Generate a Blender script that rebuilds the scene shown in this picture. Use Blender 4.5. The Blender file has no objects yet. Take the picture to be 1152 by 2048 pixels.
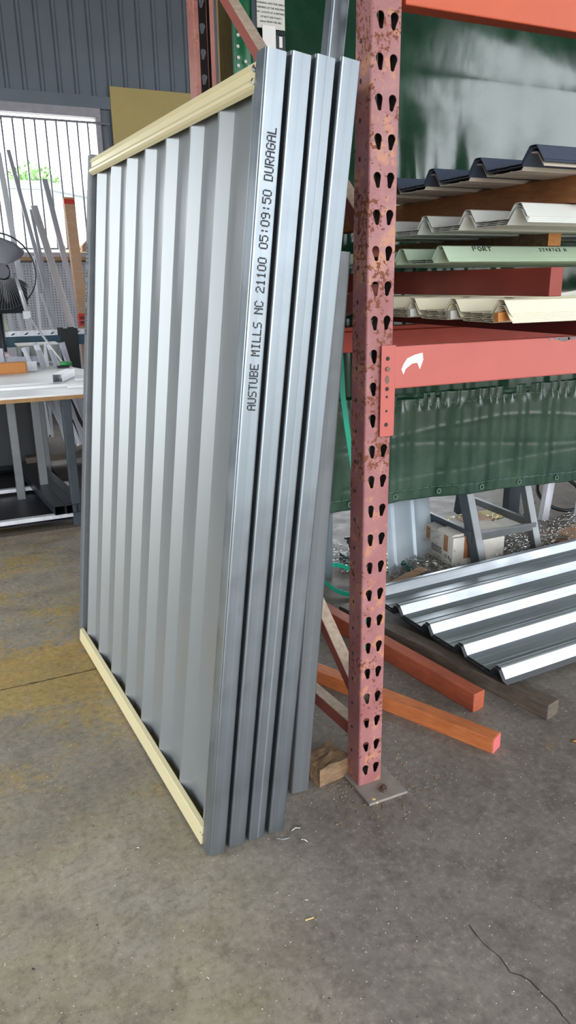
import bpy, bmesh, math, random
from mathutils import Matrix, Vector
from math import sin, cos, pi, radians
S = bpy.context.scene
C = S.collection
random.seed(7)

# ------------------------------------------------------------------ camera
F, YAW, PITCH, ROLL = 1468.08, 0.4317929, 0.3035963, 0.0150258
fw = Vector((cos(PITCH) * sin(YAW), cos(PITCH) * cos(YAW), -sin(PITCH)))
rt = Vector((cos(YAW), -sin(YAW), 0)); dn = fw.cross(rt)
r2 = rt * cos(ROLL) + dn * sin(ROLL); d2 = dn * cos(ROLL) - rt * sin(ROLL)
cam = bpy.data.objects.new('camera', bpy.data.cameras.new('camera')); C.objects.link(cam)
cam.matrix_world = Matrix(((r2.x, -d2.x, -fw.x, -0.90036), (r2.y, -d2.y, -fw.y, -1.50454), (r2.z, -d2.z, -fw.z, 1.36708), (0, 0, 0, 1)))
cam.data.sensor_fit = 'VERTICAL'; cam.data.sensor_height = 36.0; cam.data.lens = 36.0 * F / 2048.0
cam.data.clip_start = 0.05; S.camera = cam

# ------------------------------------------------------------------ sky, exposure
W = bpy.data.worlds.new('overcast_sky'); S.world = W; W.use_nodes = True
wn = W.node_tree.nodes; wl = W.node_tree.links; wn.clear()
wo = wn.new('ShaderNodeOutputWorld'); wb = wn.new('ShaderNodeBackground')
wb.inputs['Color'].default_value = (0.90, 0.955, 1.0, 1); wb.inputs['Strength'].default_value = 3.0
wl.new(wb.outputs[0], wo.inputs[0])
S.view_settings.view_transform = 'Standard'; S.view_settings.look = 'None'
S.view_settings.gamma = 1.0; S.view_settings.use_curve_mapping = False
S.view_settings.exposure = 1.42
S.cycles.max_bounces = 10; S.cycles.diffuse_bounces = 5; S.cycles.glossy_bounces = 5
S.cycles.use_denoising = True; S.cycles.caustics_reflective = False; S.cycles.caustics_refractive = False
S.cycles.sample_clamp_indirect = 6.0

def portal(name, loc, rot, sx, sy):
    l = bpy.data.lights.new(name, 'AREA'); l.shape = 'RECTANGLE'; l.size = sx; l.size_y = sy
    l.cycles.is_portal = True
    o = bpy.data.objects.new(name, l); C.objects.link(o); o.location = loc; o.rotation_euler = rot
    return o
# sky portals in the openings of the shed: left door, front door, back window
LD = (0.0, 2.7, 3.2)      # y0, y1, height of the left doorway
FD = (-4.0, 2.6, 3.6)      # x0, x1, height of the front entrance
FD2 = (5.3, 10.6, 3.85)     # second front doorway, to the right
BD = (2.8, 6.2, 3.3)       # back doorway behind the curtain
WIN = (-2.8, 0.88, 1.70, 3.01)
portal('left_door_sky', (-4.0, (LD[0] + LD[1]) / 2, LD[2] / 2), (0, -pi / 2, 0), LD[2], LD[1] - LD[0])
portal('front_door_sky', ((FD[0] + FD[1]) / 2, -5.0, FD[2] / 2), (pi / 2, 0, 0), FD[1] - FD[0], FD[2])
portal('front_right_sky', ((FD2[0] + FD2[1]) / 2, -5.0, FD2[2] / 2), (pi / 2, 0, 0), FD2[1] - FD2[0], FD2[2])
portal('back_door_sky', ((BD[0] + BD[1]) / 2, 7.0, BD[2] / 2), (-pi / 2, 0, 0), BD[1] - BD[0], BD[2])
portal('window_sky', ((WIN[0] + WIN[1]) / 2, 7.0, (WIN[2] + WIN[3]) / 2), (-pi / 2, 0, 0), WIN[1] - WIN[0], WIN[3] - WIN[2])

portal('roof_opening_sky', (6.2, -2.85, 5.0), (0, 0, 0), 4.4, 2.3)

# ------------------------------------------------------------------ materials
def hx(r, g, b):
    f = lambda c: ((c / 255) / 12.92) if c / 255 <= 0.04045 else (((c / 255) + 0.055) / 1.055) ** 2.4
    return (f(r), f(g), f(b), 1)
class NT:
    def __init__(s, name):
        s.m = bpy.data.materials.new(name); s.m.use_nodes = True
        s.n = s.m.node_tree.nodes; s.l = s.m.node_tree.links
        s.b = s.n['Principled BSDF']
        s.tc = None
    def co(s, scale=(1, 1, 1), gen=False):
        if not s.tc: s.tc = s.n.new('ShaderNodeTexCoord')
        mp = s.n.new('ShaderNodeMapping'); mp.inputs['Scale'].default_value = scale
        s.l.new(s.tc.outputs['Object'], mp.inputs[0]); return mp.outputs[0]
    def noise(s, scale=5, detail=4, rough=0.55, stretch=(1, 1, 1), dist=0):
        t = s.n.new('ShaderNodeTexNoise'); t.inputs['Scale'].default_value = scale; t.inputs['Detail'].default_value = detail
        t.inputs['Roughness'].default_value = rough; t.inputs['Distortion'].default_value = dist
        s.l.new(s.co(stretch), t.inputs['Vector']); return t.outputs['Fac']
    def ramp(s, fac, stops):
        r = s.n.new('ShaderNodeValToRGB'); e = r.color_ramp.elements
        while len(e) < len(stops): e.new(0.5)
        for k, (p, c) in enumerate(stops): e[k].position = p; e[k].color = c if len(c) == 4 else (*c, 1)
        s.l.new(fac, r.inputs[0]); return r.outputs[0]
    def rng(s, fac, a, b, c=0.0, d=1.0):
        r = s.n.new('ShaderNodeMapRange'); r.inputs[1].default_value = a; r.inputs[2].default_value = b
        r.inputs[3].default_value = c; r.inputs[4].default_value = d; s.l.new(fac, r.inputs[0]); return r.outputs[0]
    def mix(s, fac, a, b):
        m = s.n.new('ShaderNodeMix'); m.data_type = 'RGBA'
        for sock, v in ((0, fac), (6, a), (7, b)):
            if isinstance(v, (tuple, float, int)): m.inputs[sock].default_value = v
            else: s.l.new(v, m.inputs[sock])
        return m.outputs[2]
    def mul(s, a, b, op='MULTIPLY'):
        m = s.n.new('ShaderNodeMath'); m.operation = op
        for k, v in enumerate((a, b)):
            if isinstance(v, (float, int)): m.inputs[k].default_value = v
            else: s.l.new(v, m.inputs[k])
        return m.outputs[0]
    def set(s, **k):
        for n, v in k.items():
            n = {'base': 'Base Color', 'rough': 'Roughness', 'metal': 'Metallic', 'spec': 'Specular IOR Level', 'coat': 'Coat Weight',
                 'trans': 'Transmission Weight', 'alpha': 'Alpha'}[n]
            if isinstance(v, (tuple, float, int)): s.b.inputs[n].default_value = v
            else: s.l.new(v, s.b.inputs[n])
        return s
    def bump(s, h, strength=0.3, dist=0.002):
        b = s.n.new('ShaderNodeBump'); b.inputs['Strength'].default_value = strength; b.inputs['Distance'].default_value = dist
        s.l.new(h, b.inputs['Height']); s.l.new(b.outputs[0], s.b.inputs['Normal']); return s
def scl(c, k): return (min(c[0] * k, 1), min(c[1] * k, 1), min(c[2] * k, 1), 1)
def mat(name, col, rough=0.5, metal=0.0, var=0.15, scale=8, stretch=(1, 1, 1), bump=0.0, spec=0.5, bs=40):
    t = NT(name); f = t.noise(scale, 5, 0.6, stretch)
    t.set(base=t.ramp(f, [(0.3, scl(col, 1 - var)), (0.7, scl(col, 1 + var))]), rough=rough, metal=metal, spec=spec)
    if bump: t.bump(t.noise(bs, 4, 0.6, stretch), bump)
    return t.m
M = {}
def galv(name, col, rough=0.36, metal=0.85, streak=(60, 60, 0.6)):
    t = NT(name); f = t.noise(1.0, 6, 0.6, streak); g = t.noise(9, 4, 0.6)
    c = t.ramp(f, [(0.3, scl(col, 0.82)), (0.7, scl(col, 1.12))])
    c = t.mix(t.rng(g, 0.45, 0.75, 0, 0.35), c, scl(col, 0.72))
    t.set(base=c, rough=t.rng(g, 0.3, 0.7, rough - 0.06, rough + 0.1), metal=metal)
    t.bump(f, 0.05, 0.001); return t.m
M['galv'] = galv('galvanised_steel', hx(146, 153, 159), 0.38, 0.95)
M['galv_dull'] = galv('galvanised_steel_dull', hx(150, 156, 160), 0.45)
M['infill'] = mat('silver_grey_painted_steel', hx(140, 143, 144), 0.33, 0.4, 0.03, 3)
M['cream'] = mat('cream_painted_steel', hx(212, 199, 158), 0.38, 0.0, 0.03, 4)
M['ink'] = mat('black_ink', hx(38, 38, 42), 0.7, 0, 0.3, 60)
def rack_paint(name, base, light, rust_amt, thr=0.56):
    t = NT(name); big = t.noise(6, 5, 0.6); sm = t.noise(85, 4, 0.65); md = t.noise(28, 5, 0.7)
    c = t.mix(t.rng(big, 0.38, 0.66), base, light)
    peach = t.rng(t.mul(md, t.rng(big, 0.3, 0.7, 0.75, 1.15)), thr - 0.045, thr + 0.02, 0, 0.7 * rust_amt)
    c = t.mix(peach, c, hx(186, 128, 88))
    sz = t.n.new('ShaderNodeSeparateXYZ'); t.l.new(t.co(), sz.inputs[0])
    hb = t.mul(t.rng(sz.outputs[2], 0.95, 1.35), t.rng(sz.outputs[2], 2.0, 1.6))      # knocked-about stretch of the post
    lowf = t.mul(t.rng(t.noise(9, 3), 0.35, 0.65, 0.70, 1.14), t.mul(hb, 0.11), 'ADD')
    rust = t.rng(t.mul(sm, lowf), thr, thr + 0.025, 0, rust_amt)
    c = t.mix(rust, c, hx(112, 62, 38))
    t.set(base=c, rough=t.rng(rust, 0, 1, 0.48, 0.9)); t.bump(rust, 0.25, 0.001); return t.m
M['upright'] = rack_paint('faded_red_rack_paint', hx(142, 86, 86), hx(160, 112, 113), 0.95, 0.560)
M['upright_dark'] = rack_paint('faded_red_rack_paint_rear', hx(150, 88, 78), hx(172, 112, 100), 0.4, 0.6)
t = NT('dusty_red_brace_paint')   # dust lies on the upward faces
geo = t.n.new('ShaderNodeNewGeometry'); sep = t.n.new('ShaderNodeSeparateXYZ'); t.l.new(geo.outputs['True Normal'], sep.inputs[0])
up = t.rng(sep.outputs[2], 0.35, 0.6); nz = t.noise(60, 4)
t.set(base=t.mix(up, hx(142, 72, 62), t.ramp(nz, [(0.3, hx(170, 146, 128)), (0.7, hx(198, 178, 158))])), rough=0.75); M['brace'] = t.m
M['added_post_liner'] = mat('dark_added_post_liner', hx(44, 32, 30), 0.8, 0, 0.2, 20)
M['orange'] = mat('orange_red_beam_paint', hx(178, 90, 81), 0.42, 0, 0.05, 6, bump=0.03)
M['orange_up'] = mat('orange_beam_paint', hx(190, 82, 48), 0.45, 0, 0.06, 6)
M['orange_back'] = mat('red_beam_paint', hx(205, 82, 66), 0.5, 0, 0.08, 8)
M['chip'] = mat('bare_primer_grey', hx(120, 110, 110), 0.6, 0.2, 0.3, 30)
M['paper'] = mat('white_paper', hx(232, 228, 224), 0.8, 0, 0.03)
M['bolt'] = mat('dark_bolt_steel', hx(110, 90, 80), 0.45, 0.6, 0.3, 50)
M['floor'] = None
def wood(name, col, col2, stretch=(1, 1, 1), dark=0.0):
    t = NT(name); f = t.noise(14, 6, 0.65, stretch, 0.6); g = t.noise(5, 4, 0.6)
    c = t.ramp(f, [(0.3, col), (0.7, col2)])
    c = t.mix(t.rng(g, 0.5, 0.75, 0, 0.5 + dark), c, scl(col, 0.55))
    t.set(base=c, rough=0.65); t.bump(f, 0.15, 0.002); return t.m
M['wood_orange'] = wood('orange_hardwood', hx(172, 92, 48), hx(204, 122, 70), (8, 1, 8))
M['wood_red'] = wood('red_hardwood', hx(148, 70, 46), hx(178, 92, 62), (8, 1, 8))
M['wood_grey'] = wood('weathered_grey_timber', hx(74, 63, 54), hx(112, 100, 88), (8, 1, 8), 0.4)
M['wood_brown'] = wood('brown_timber_offcut', hx(92, 68, 48), hx(150, 122, 92), (1, 6, 6), 0.3)
M['wood_tan'] = wood('tan_timber', hx(190, 118, 58), hx(214, 150, 84), (8, 1, 8))
M['wood_darkred'] = mat('dark_red_painted_timber', hx(96, 26, 26), 0.55, 0, 0.12, 8)
M['paint_red_wood'] = mat('red_primed_timber', hx(134, 50, 38), 0.55, 0, 0.12, 12)
M['pink_end'] = mat('pink_end_seal_paint', hx(206, 104, 104), 0.6, 0, 0.12, 20)
M['zinc'] = galv('zincalume_steel', hx(200, 207, 214), 0.33, 0.8, (0.6, 40, 40))
M['charcoal'] = mat('charcoal_painted_steel', hx(40, 42, 46), 0.5, 0, 0.08)
M['navy'] = mat('dark_navy_painted_steel', hx(62, 70, 86), 0.4, 0, 0.05)
M['backcoat'] = mat('pale_backing_coat', hx(196, 184, 170), 0.55, 0, 0.05)
M['white_sheet'] = mat('off_white_painted_steel', hx(214, 214, 208), 0.45, 0, 0.04)
M['green_sheet'] = mat('pale_green_painted_steel', hx(190, 208, 184), 0.42, 0, 0.04)
M['cream_sheet'] = mat('pale_cream_painted_steel', hx(226, 218, 192), 0.45, 0, 0.04)
t = NT('green_welding_vinyl'); f = t.noise(7, 5, 0.6)
t.set(base=t.ramp(f, [(0.3, hx(10, 44, 26)), (0.75, hx(20, 62, 40))]), rough=t.rng(t.noise(4, 4), 0.35, 0.7, 0.07, 0.22), spec=0.6)
t.bump(t.noise(5, 3, 0.5, (1, 1, 0.4)), 0.10, 0.02); M['vinyl'] = t.m
t = NT('green_welding_vinyl_dusty'); f = t.noise(9, 5, 0.6, (1, 1, 0.4))
t.set(base=t.ramp(f, [(0.3, hx(26, 52, 40)), (0.75, hx(66, 86, 70))]), rough=t.rng(t.noise(5, 4), 0.35, 0.7, 0.12, 0.30), spec=0.55)
t.bump(t.noise(9, 3, 0.5, (1, 1, 0.3)), 0.10, 0.02); M['vinyl_dusty'] = t.m
M['vinyl_bright'] = mat('green_vinyl_strip', hx(30, 104, 66), 0.25, 0, 0.15)
M['wall'] = mat('slate_blue_painted_cladding', hx(118, 126, 138), 0.55, 0.0, 0.08, 3)
M['frame_grey'] = mat('chalky_window_frame', hx(176, 172, 180), 0.6, 0, 0.1, 12)
M['bar_grey'] = mat('grey_painted_bar', hx(150, 150, 158), 0.5, 0.2, 0.08, 12)
M['board'] = mat('mustard_board', hx(206, 182, 120), 0.7, 0, 0.05, 4)
M['shed'] = mat('shed_steel', hx(84, 86, 90), 0.7, 0, 0.1, 2)
M['ceil'] = mat('shed_roof_steel', hx(112, 114, 116), 0.7, 0, 0.1, 2)
M['black'] = mat('black_plastic', hx(26, 28, 32), 0.42, 0, 0.15, 12)
M['black_steel'] = mat('black_oiled_steel', hx(52, 56, 62), 0.34, 0.6, 0.12, 4, (20, 0.5, 20))
M['dark_steel'] = mat('dark_painted_steel', hx(62, 70, 76), 0.45, 0.3, 0.15, 8)
M['leg_steel'] = mat('grey_mill_steel', hx(120, 122, 124), 0.45, 0.6, 0.12, 8)
M['teal'] = mat('dark_teal_paint', hx(38, 72, 88), 0.5, 0, 0.08, 5)
M['alu'] = galv('mill_aluminium', hx(222, 222, 228), 0.4, 0.35, (40, 40, 0.8))
M['alu_dark'] = galv('weathered_aluminium', hx(186, 186, 196), 0.45, 0.35, (40, 40, 0.8))
M['top_white'] = mat('white_laminate', hx(246, 246, 246), 0.4, 0, 0.05, 6)
M['ply'] = mat('plywood_edge', hx(168, 128, 84), 0.7, 0, 0.15, 30)
M['cardboard'] = mat('brown_cardboard', hx(190, 150, 120), 0.65, 0, 0.07, 6)
M['tape_red'] = mat('red_tape', hx(206, 62, 52), 0.4, 0, 0.1, 20)
M['tape_brown'] = mat('brown_packing_tape', hx(150, 100, 64), 0.35, 0, 0.15, 30)
M['box_white'] = mat('dirty_white_carton', hx(206, 200, 190), 0.8, 0, 0.1, 14)
M['beige_case'] = mat('beige_machine_case', hx(178, 182, 164), 0.5, 0, 0.04)
M['clamp'] = mat('pale_grey_clamp', hx(206, 206, 208), 0.4, 0.3, 0.06)
M['green_grip'] = mat('green_plastic', hx(70, 168, 92), 0.45, 0, 0.1)
M['strap'] = mat('teal_green_strapping', hx(20, 150, 120), 0.4, 0, 0.1)
M['swarf'] = mat('bright_steel_swarf', hx(198, 196, 192), 0.28, 0.9, 0.2, 40)
M['chipwood'] = mat('pale_wood_chip', hx(214, 182, 128), 0.7, 0, 0.15, 40)
M['label_white'] = mat('off_white_label', hx(206, 202, 194), 0.6, 0, 0.04)
M['crackdark'] = mat('dark_crack_dirt', hx(48, 44, 42), 0.9)
M['pinkbag'] = mat('pink_white_bag', hx(232, 206, 212), 0.5, 0, 0.1, 12)
M['leaf'] = mat('green_leaves', hx(96, 132, 70), 0.6, 0, 0.3, 3)
M['bark'] = mat('grey_bark', hx(110, 96, 80), 0.9)
M['render'] = mat('white_rendered_wall', hx(226, 226, 222), 0.8, 0, 0.04)
M['roofgrey'] = mat('grey_roof', hx(150, 156, 160), 0.6)
M['apron'] = mat('outdoor_concrete', hx(170, 168, 160), 0.9, 0, 0.1, 2)
t = NT('tub_glass'); t.set(base=hx(190, 198, 186), rough=0.2, trans=0.5); M['clear'] = t.m

# concrete floor: grey brown slab with worn yellow paint, dust and scratches
t = NT('worn_concrete')
a = t.noise(1.6, 6, 0.6); b = t.noise(9, 6, 0.65); cfine = t.noise(140, 3, 0.6); ye = t.noise(2.2, 6, 0.68, (1, 1.6, 1)); ye2 = t.noise(26, 5, 0.7)
c0 = t.ramp(a, [(0.3, hx(128, 120, 110)), (0.7, hx(157, 148, 137))])
c0 = t.mix(t.rng(b, 0.45, 0.7, 0, 0.45), c0, hx(160, 152, 142))
c0 = t.mix(t.rng(b, 0.52, 0.3, 0, 0.5), c0, hx(86, 80, 76))
sx = t.n.new('ShaderNodeSeparateXYZ'); t.l.new(t.co(), sx.inputs[0])
left = t.rng(sx.outputs[0], -0.25, -0.5)          # the paint was only on the bay left of the rack
near = t.rng(sx.outputs[1], 0.0, 0.5)
band = t.mul(t.rng(sx.outputs[1], 0.78, 0.98), t.rng(sx.outputs[1], 1.42, 1.10))
amt = t.mul(left, t.mul(t.mul(near, 0.18), t.mul(band, 0.30), 'ADD'))
gy = t.noise(150, 4, 0.7)
yfac = t.rng(t.mul(t.mul(ye, amt, 'ADD'), t.rng(ye2, 0.3, 0.7, 0.80, 1.12)), 0.64, 0.78, 0, 0.8)
yfac = t.mul(yfac, t.rng(gy, 0.38, 0.60, 0.55, 1.25))
c0 = t.mix(yfac, c0, t.ramp(ye2, [(0.35, hx(162, 126, 52)), (0.7, hx(206, 160, 54))]))
olive = t.mul(left, t.rng(ye, 0.40, 0.62, 0.15, 0.5))
c0 = t.mix(olive, c0, hx(150, 139, 100))
floor_shade = t.mul(t.noise(1.1, 6, 0.66), t.rng(sx.outputs[0], -0.75, 0.05, -0.10, 0.10), 'ADD')      # patchy brown concrete tone plus shade painted into the right side
c0 = t.mix(t.rng(floor_shade, 0.42, 0.62, 0, 0.62), c0, t.ramp(b, [(0.35, hx(78, 70, 66)), (0.7, hx(100, 92, 87))]))
mid = t.noise(48, 6, 0.75); mid2 = t.noise(17, 6, 0.72, dist=0.8)
c0 = t.mix(t.rng(mid, 0.50, 0.36, 0, 0.38), c0, hx(74, 68, 62))
c0 = t.mix(t.rng(mid, 0.54, 0.68, 0, 0.34), c0, hx(178, 170, 156))
c0 = t.mix(t.rng(mid2, 0.60, 0.68, 0, 0.30), c0, hx(66, 60, 55))
c0 = t.mix(t.rng(mid2, 0.36, 0.30, 0, 0.26), c0, hx(180, 172, 160))
c0 = t.mix(t.rng(cfine, 0.66, 0.71, 0, 0.7), c0, hx(200, 194, 184))
c0 = t.mix(t.rng(cfine, 0.33, 0.28, 0, 0.6), c0, hx(56, 52, 48))
sc = t.noise(30, 3, 0.6, (0.9, 0.06, 1), 0.3)
c0 = t.mix(t.rng(sc, 0.68, 0.76, 0, 0.16), c0, hx(190, 182, 170))
sd2 = t.noise(18, 3, 0.6, (0.05, 0.8, 1), 0.2)
c0 = t.mix(t.rng(sd2, 0.70, 0.78, 0, 0.14), c0, hx(184, 176, 164))
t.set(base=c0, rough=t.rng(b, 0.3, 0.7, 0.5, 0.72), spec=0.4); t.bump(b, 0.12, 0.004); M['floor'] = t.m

# ------------------------------------------------------------------ mesh helpers
class MB:
    def __init__(s): s.v = []; s.f = []
    def add(s, vs, fs):
        k = len(s.v); s.v += [tuple(p) for p in vs]; s.f += [tuple(i + k for i in q) for q in fs]; return s
    def box(s, x0, x1, y0, y1, z0, z1, m=None):
        vs = [Vector((x, y, z)) for x in (x0, x1) for y in (y0, y1) for z in (z0, z1)]
        if m: vs = [m @ p for p in vs]
        return s.add(vs, [(0, 1, 3, 2), (4, 6, 7, 5), (0, 4, 5, 1), (2, 3, 7, 6), (0, 2, 6, 4), (1, 5, 7, 3)])
    def prism(s, poly, a, b, axis='z', m=None, caps=True):
        """closed polygon of (p, q) extruded a..b along axis: z -> (p,q,t); x -> (t,p,q); y -> (p,t,q)"""
        n = len(poly)
        P = {'z': lambda p, q, t: (p, q, t), 'x': lambda p, q, t: (t, p, q), 'y': lambda p, q, t: (p, t, q)}[axis]
        vs = [Vector(P(p, q, t)) for t in (a, b) for p, q in poly]
        if m: vs = [m @ p for p in vs]
        fs = [(i, (i + 1) % n, n + (i + 1) % n, n + i) for i in range(n)]
        if caps: fs += [tuple(range(n))[::-1], tuple(range(n, 2 * n))]
        return s.add(vs, fs)
    def strip(s, line, th, a, b, axis='z', m=None):
        """open polyline thickened by th, extruded: folded sheet metal"""
        n = len(line); off = []
        for i in range(n):
            p = Vector(line[i]); d0 = (p - Vector(line[i - 1])).normalized() if i else None
            d1 = (Vector(line[i + 1]) - p).normalized() if i < n - 1 else None
            if d0 is None: d0 = d1
            if d1 is None: d1 = d0
            n0 = Vector((-d0.y, d0.x)); n1 = Vector((-d1.y, d1.x)); nn = (n0 + n1).normalized()
            off.append(p + nn * (th / max(nn.dot(n0), 0.35)))
        P = {'z': lambda p, q, t: (p, q, t), 'x': lambda p, q, t: (t, p, q), 'y': lambda p, q, t: (p, t, q)}[axis]
        vs = []
        for t_ in (a, b):
            vs += [Vector(P(p[0], p[1], t_)) for p in line] + [Vector(P(p[0], p[1], t_)) for p in off]
        if m: vs = [m @ p for p in vs]
        fs = []
        for i in range(n - 1):
            fs += [(i, i + 1, 2 * n + i + 1, 2 * n + i), (n + i + 1, n + i, 3 * n + i, 3 * n + i + 1),
                   (i + 1, i, n + i, n + i + 1), (2 * n + i, 2 * n + i + 1, 3 * n + i + 1, 3 * n + i)]
        fs += [(0, 2 * n, 3 * n, n), (n - 1, 2 * n - 1, 4 * n - 1, 3 * n - 1)]
        return s.add(vs, fs)
    def tube(s, pts, r, n=8, closed=False, flat=None):
        pts = [Vector(p) for p in pts]; k = len(pts); rings = []
        rr = r if isinstance(r, (list, tuple)) else [r] * k
        up = Vector((0, 0, 1)); prev = None
        for i, p in enumerate(pts):
            d = (pts[(i + 1) % k] - pts[i - 1]) if closed else (pts[min(i + 1, k - 1)] - pts[max(i - 1, 0)])
            d.normalize()
            u = (prev - d * prev.dot(d)) if prev is not None else (up.cross(d) if abs(d.z) < 0.95 else Vector((1, 0, 0)).cross(d))
            u.normalize(); w = d.cross(u); prev = u
            f = flat or 1.0
            rings.append([p + u * (rr[i] * cos(2 * pi * j / n)) + w * (rr[i] * f * sin(2 * pi * j / n)) for j in range(n)])
        vs = [q for ring in rings for q in ring]; fs = []
        for i in range(k if closed else k - 1):
            a, b = i * n, ((i + 1) % k) * n
            fs += [(a + j, a + (j + 1) % n, b + (j + 1) % n, b + j) for j in range(n)]
        if not closed: fs += [tuple(range(n))[::-1], tuple(range((k - 1) * n, k * n))]
        return s.add(vs, fs)
    def sqtube(s, w, d, t, L, m=None, r=0.004, z0=0.0):
        """hollow rounded rectangular tube, corner at 0,0, along z"""
        def rr(x0, x1, y0, y1, r):
            o = []
            for cx, cy, a0 in ((x1 - r, y0 + r, -90), (x1 - r, y1 - r, 0), (x0 + r, y1 - r, 90), (x0 + r, y0 + r, 180)):
                for k in range(4): a = radians(a0 + 30 * k); o.append((cx + r * cos(a), cy + r * sin(a)))
            return o
        o = rr(0, w, 0, d, r); i = rr(t, w - t, t, d - t, max(r - t, 0.0008)); n = len(o)
        vs = [Vector((p, q, z)) for z in (z0, z0 + L) for ring in (o, i) for p, q in ring]
        if m: vs = [m @ p for p in vs]
        fs = []
        for k in range(n):
            q = (k + 1) % n
            fs += [(k, q, 2 * n + q, 2 * n + k), (n + q, n + k, 3 * n + k, 3 * n + q), (q, k, n + k, n + q), (2 * n + k, 2 * n + q, 3 * n + q, 3 * n + k)]
        return s.add(vs, fs)
    def disc(s, c, r, h, n=12, m=None, axis='z'):
        poly = [(r * cos(2 * pi * k / n), r * sin(2 * pi * k / n)) for k in range(n)]
        mm = Matrix.Translation(c)
        if m: mm = m @ mm
        return s.prism(poly, 0, h, axis, mm)
    def mesh(s, name, smooth=False):
        me = bpy.data.meshes.new(name); me.from_pydata(s.v, [], s.f)
        bm = bmesh.new(); bm.from_mesh(me); bmesh.ops.recalc_face_normals(bm, faces=bm.faces); bm.to_mesh(me); bm.free()
        if smooth: me.shade_smooth()
        return me
def part(parent, name, mb, m, label=None, smooth=False, bevel=0, kind=None, auto=None):
    o = bpy.data.objects.new(name, mb.mesh(name, smooth) if isinstance(mb, MB) else mb); C.objects.link(o); o.parent = parent
    mm = M[m] if isinstance(m, str) else m
    if not o.data.materials: o.data.materials.append(mm)
    if label: o['label'] = label
    if kind: o['kind'] = kind
    if bevel:
        b = o.modifiers.new('bevel', 'BEVEL'); b.width = bevel; b.segments = 2; b.limit_method = 'ANGLE'; b.angle_limit = radians(40)
    if auto: o.data.shade_auto_smooth(angle=radians(auto)) if hasattr(o.data, 'shade_auto_smooth') else None
    return o
def thing(name, label, cat, m=None, group=None):
    o = bpy.data.objects.new(name, None); C.objects.link(o); o.empty_display_size = 0.05
    if m is not None: o.matrix_world = m if isinstance(m, Matrix) else Matrix.Translation(m)
    o['label'] = label; o['category'] = cat
    if group: o['group'] = group
    return o
def solo(name, label, cat, mb, m, mx=None, group=None, smooth=False, bevel=0, kind=None):
    o = part(None, name, mb, m, label, smooth, bevel, kind); o['category'] = cat
    if mx is not None: o.matrix_world = mx if isinstance(mx, Matrix) else Matrix.Translation(mx)
    if group: o['group'] = group
    return o
def struct(name, mb, m, parent=None, bevel=0, smooth=False):
    o = part(parent, name, mb, m, None, smooth, bevel)
    if not parent: o['kind'] = 'structure'
    return o
def text(parent, name, body, size, m, mx, align='LEFT', label=None, ext=0.0003):
    cu = bpy.data.curves.new(name, 'FONT'); cu.body = body; cu.size = size; cu.align_x = align; cu.extrude = ext
    tmp = bpy.data.objects.new('tmp', cu); C.objects.link(tmp)
    me = bpy.data.meshes.new_from_object(tmp); bpy.data.objects.remove(tmp); me.materials.clear(); me.materials.append(M[m])
    o = bpy.data.objects.new(name, me); C.objects.link(o); o.parent = parent
    o.matrix_local = mx
    if label: o['label'] = label
    return o
def frame(o, x, y, z):
    x, y, z, o = Vector(x), Vector(y), Vector(z), Vector(o)
    return Matrix(((x.x, y.x, z.x, o.x), (x.y, y.y, z.y, o.y), (x.z, y.z, z.z, o.z), (0, 0, 0, 1)))
def along(p, q, side=(1, 0, 0)):
    """frame at p with local z towards q, local x near side; returns matrix and length"""
    p, q = Vector(p), Vector(q); z = (q - p); L = z.length; z.normalize()
    x = Vector(side); x = (x - z * x.dot(z)).normalized(); y = z.cross(x)
    return frame(p, x, y, z), L
RZ = lambda a: Matrix.Rotation(a, 4, 'Z')
TR = Matrix.Translation

# ------------------------------------------------------------------ the shed
# floor slabs either side of the expansion joint at y = 1.02
fl = MB(); fl.box(-4.06, 14, -5.06, 1.012, -0.15, 0); fl.box(-4.06, 14, 1.026, 7, -0.15, 0); fl.box(-4.06, 14, 1.0, 1.04, -0.15, -0.012)
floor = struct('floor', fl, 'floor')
jm = MB(); rj = random.Random(3)
for k in range(60):
    x = -1.4 + k * 0.03; jm.box(x, x + 0.026, 1.013 + rj.uniform(0, .002), 1.025 - rj.uniform(0, .003), -0.012, -0.003 - rj.uniform(0, .006))
part(floor, 'joint_filler', jm, 'crackdark', kind='stuff')
cr = MB(); pts = [(-.013, -.505), (-.016, -.535), (-.015, -.562), (-.006, -.60), (-.011, -.637), (.004, -.652), (.012, -.669), (.014, -.70), (.019, -.731), (.016, -.755), (.018, -.80), (.03, -.86)]
for (x0, y0), (x1, y1) in zip(pts, pts[1:]):
    wd = 0.0006 + 0.0009 * abs(sin(x0 * 400)); cr.add([(x0 - wd, y0, .0004), (x0 + wd, y0, .0004), (x1 + wd, y1, .0004), (x1 - wd, y1, .0004), (x0, y0, -.001), (x1, y1, -.001)], [(0, 1, 2, 3), (0, 4, 5, 3), (1, 2, 5, 4)])
part(floor, 'crack', cr, 'crackdark')
gr = MB(); gr.box(-30, 40, -40, -5.06, -0.3, -0.03); gr.box(-30, -4.06, -5.06, 7, -0.3, -0.03); gr.box(-30, 40, 7.0, 60, -0.3, -0.03)
struct('ground', gr, 'apron')
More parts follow.
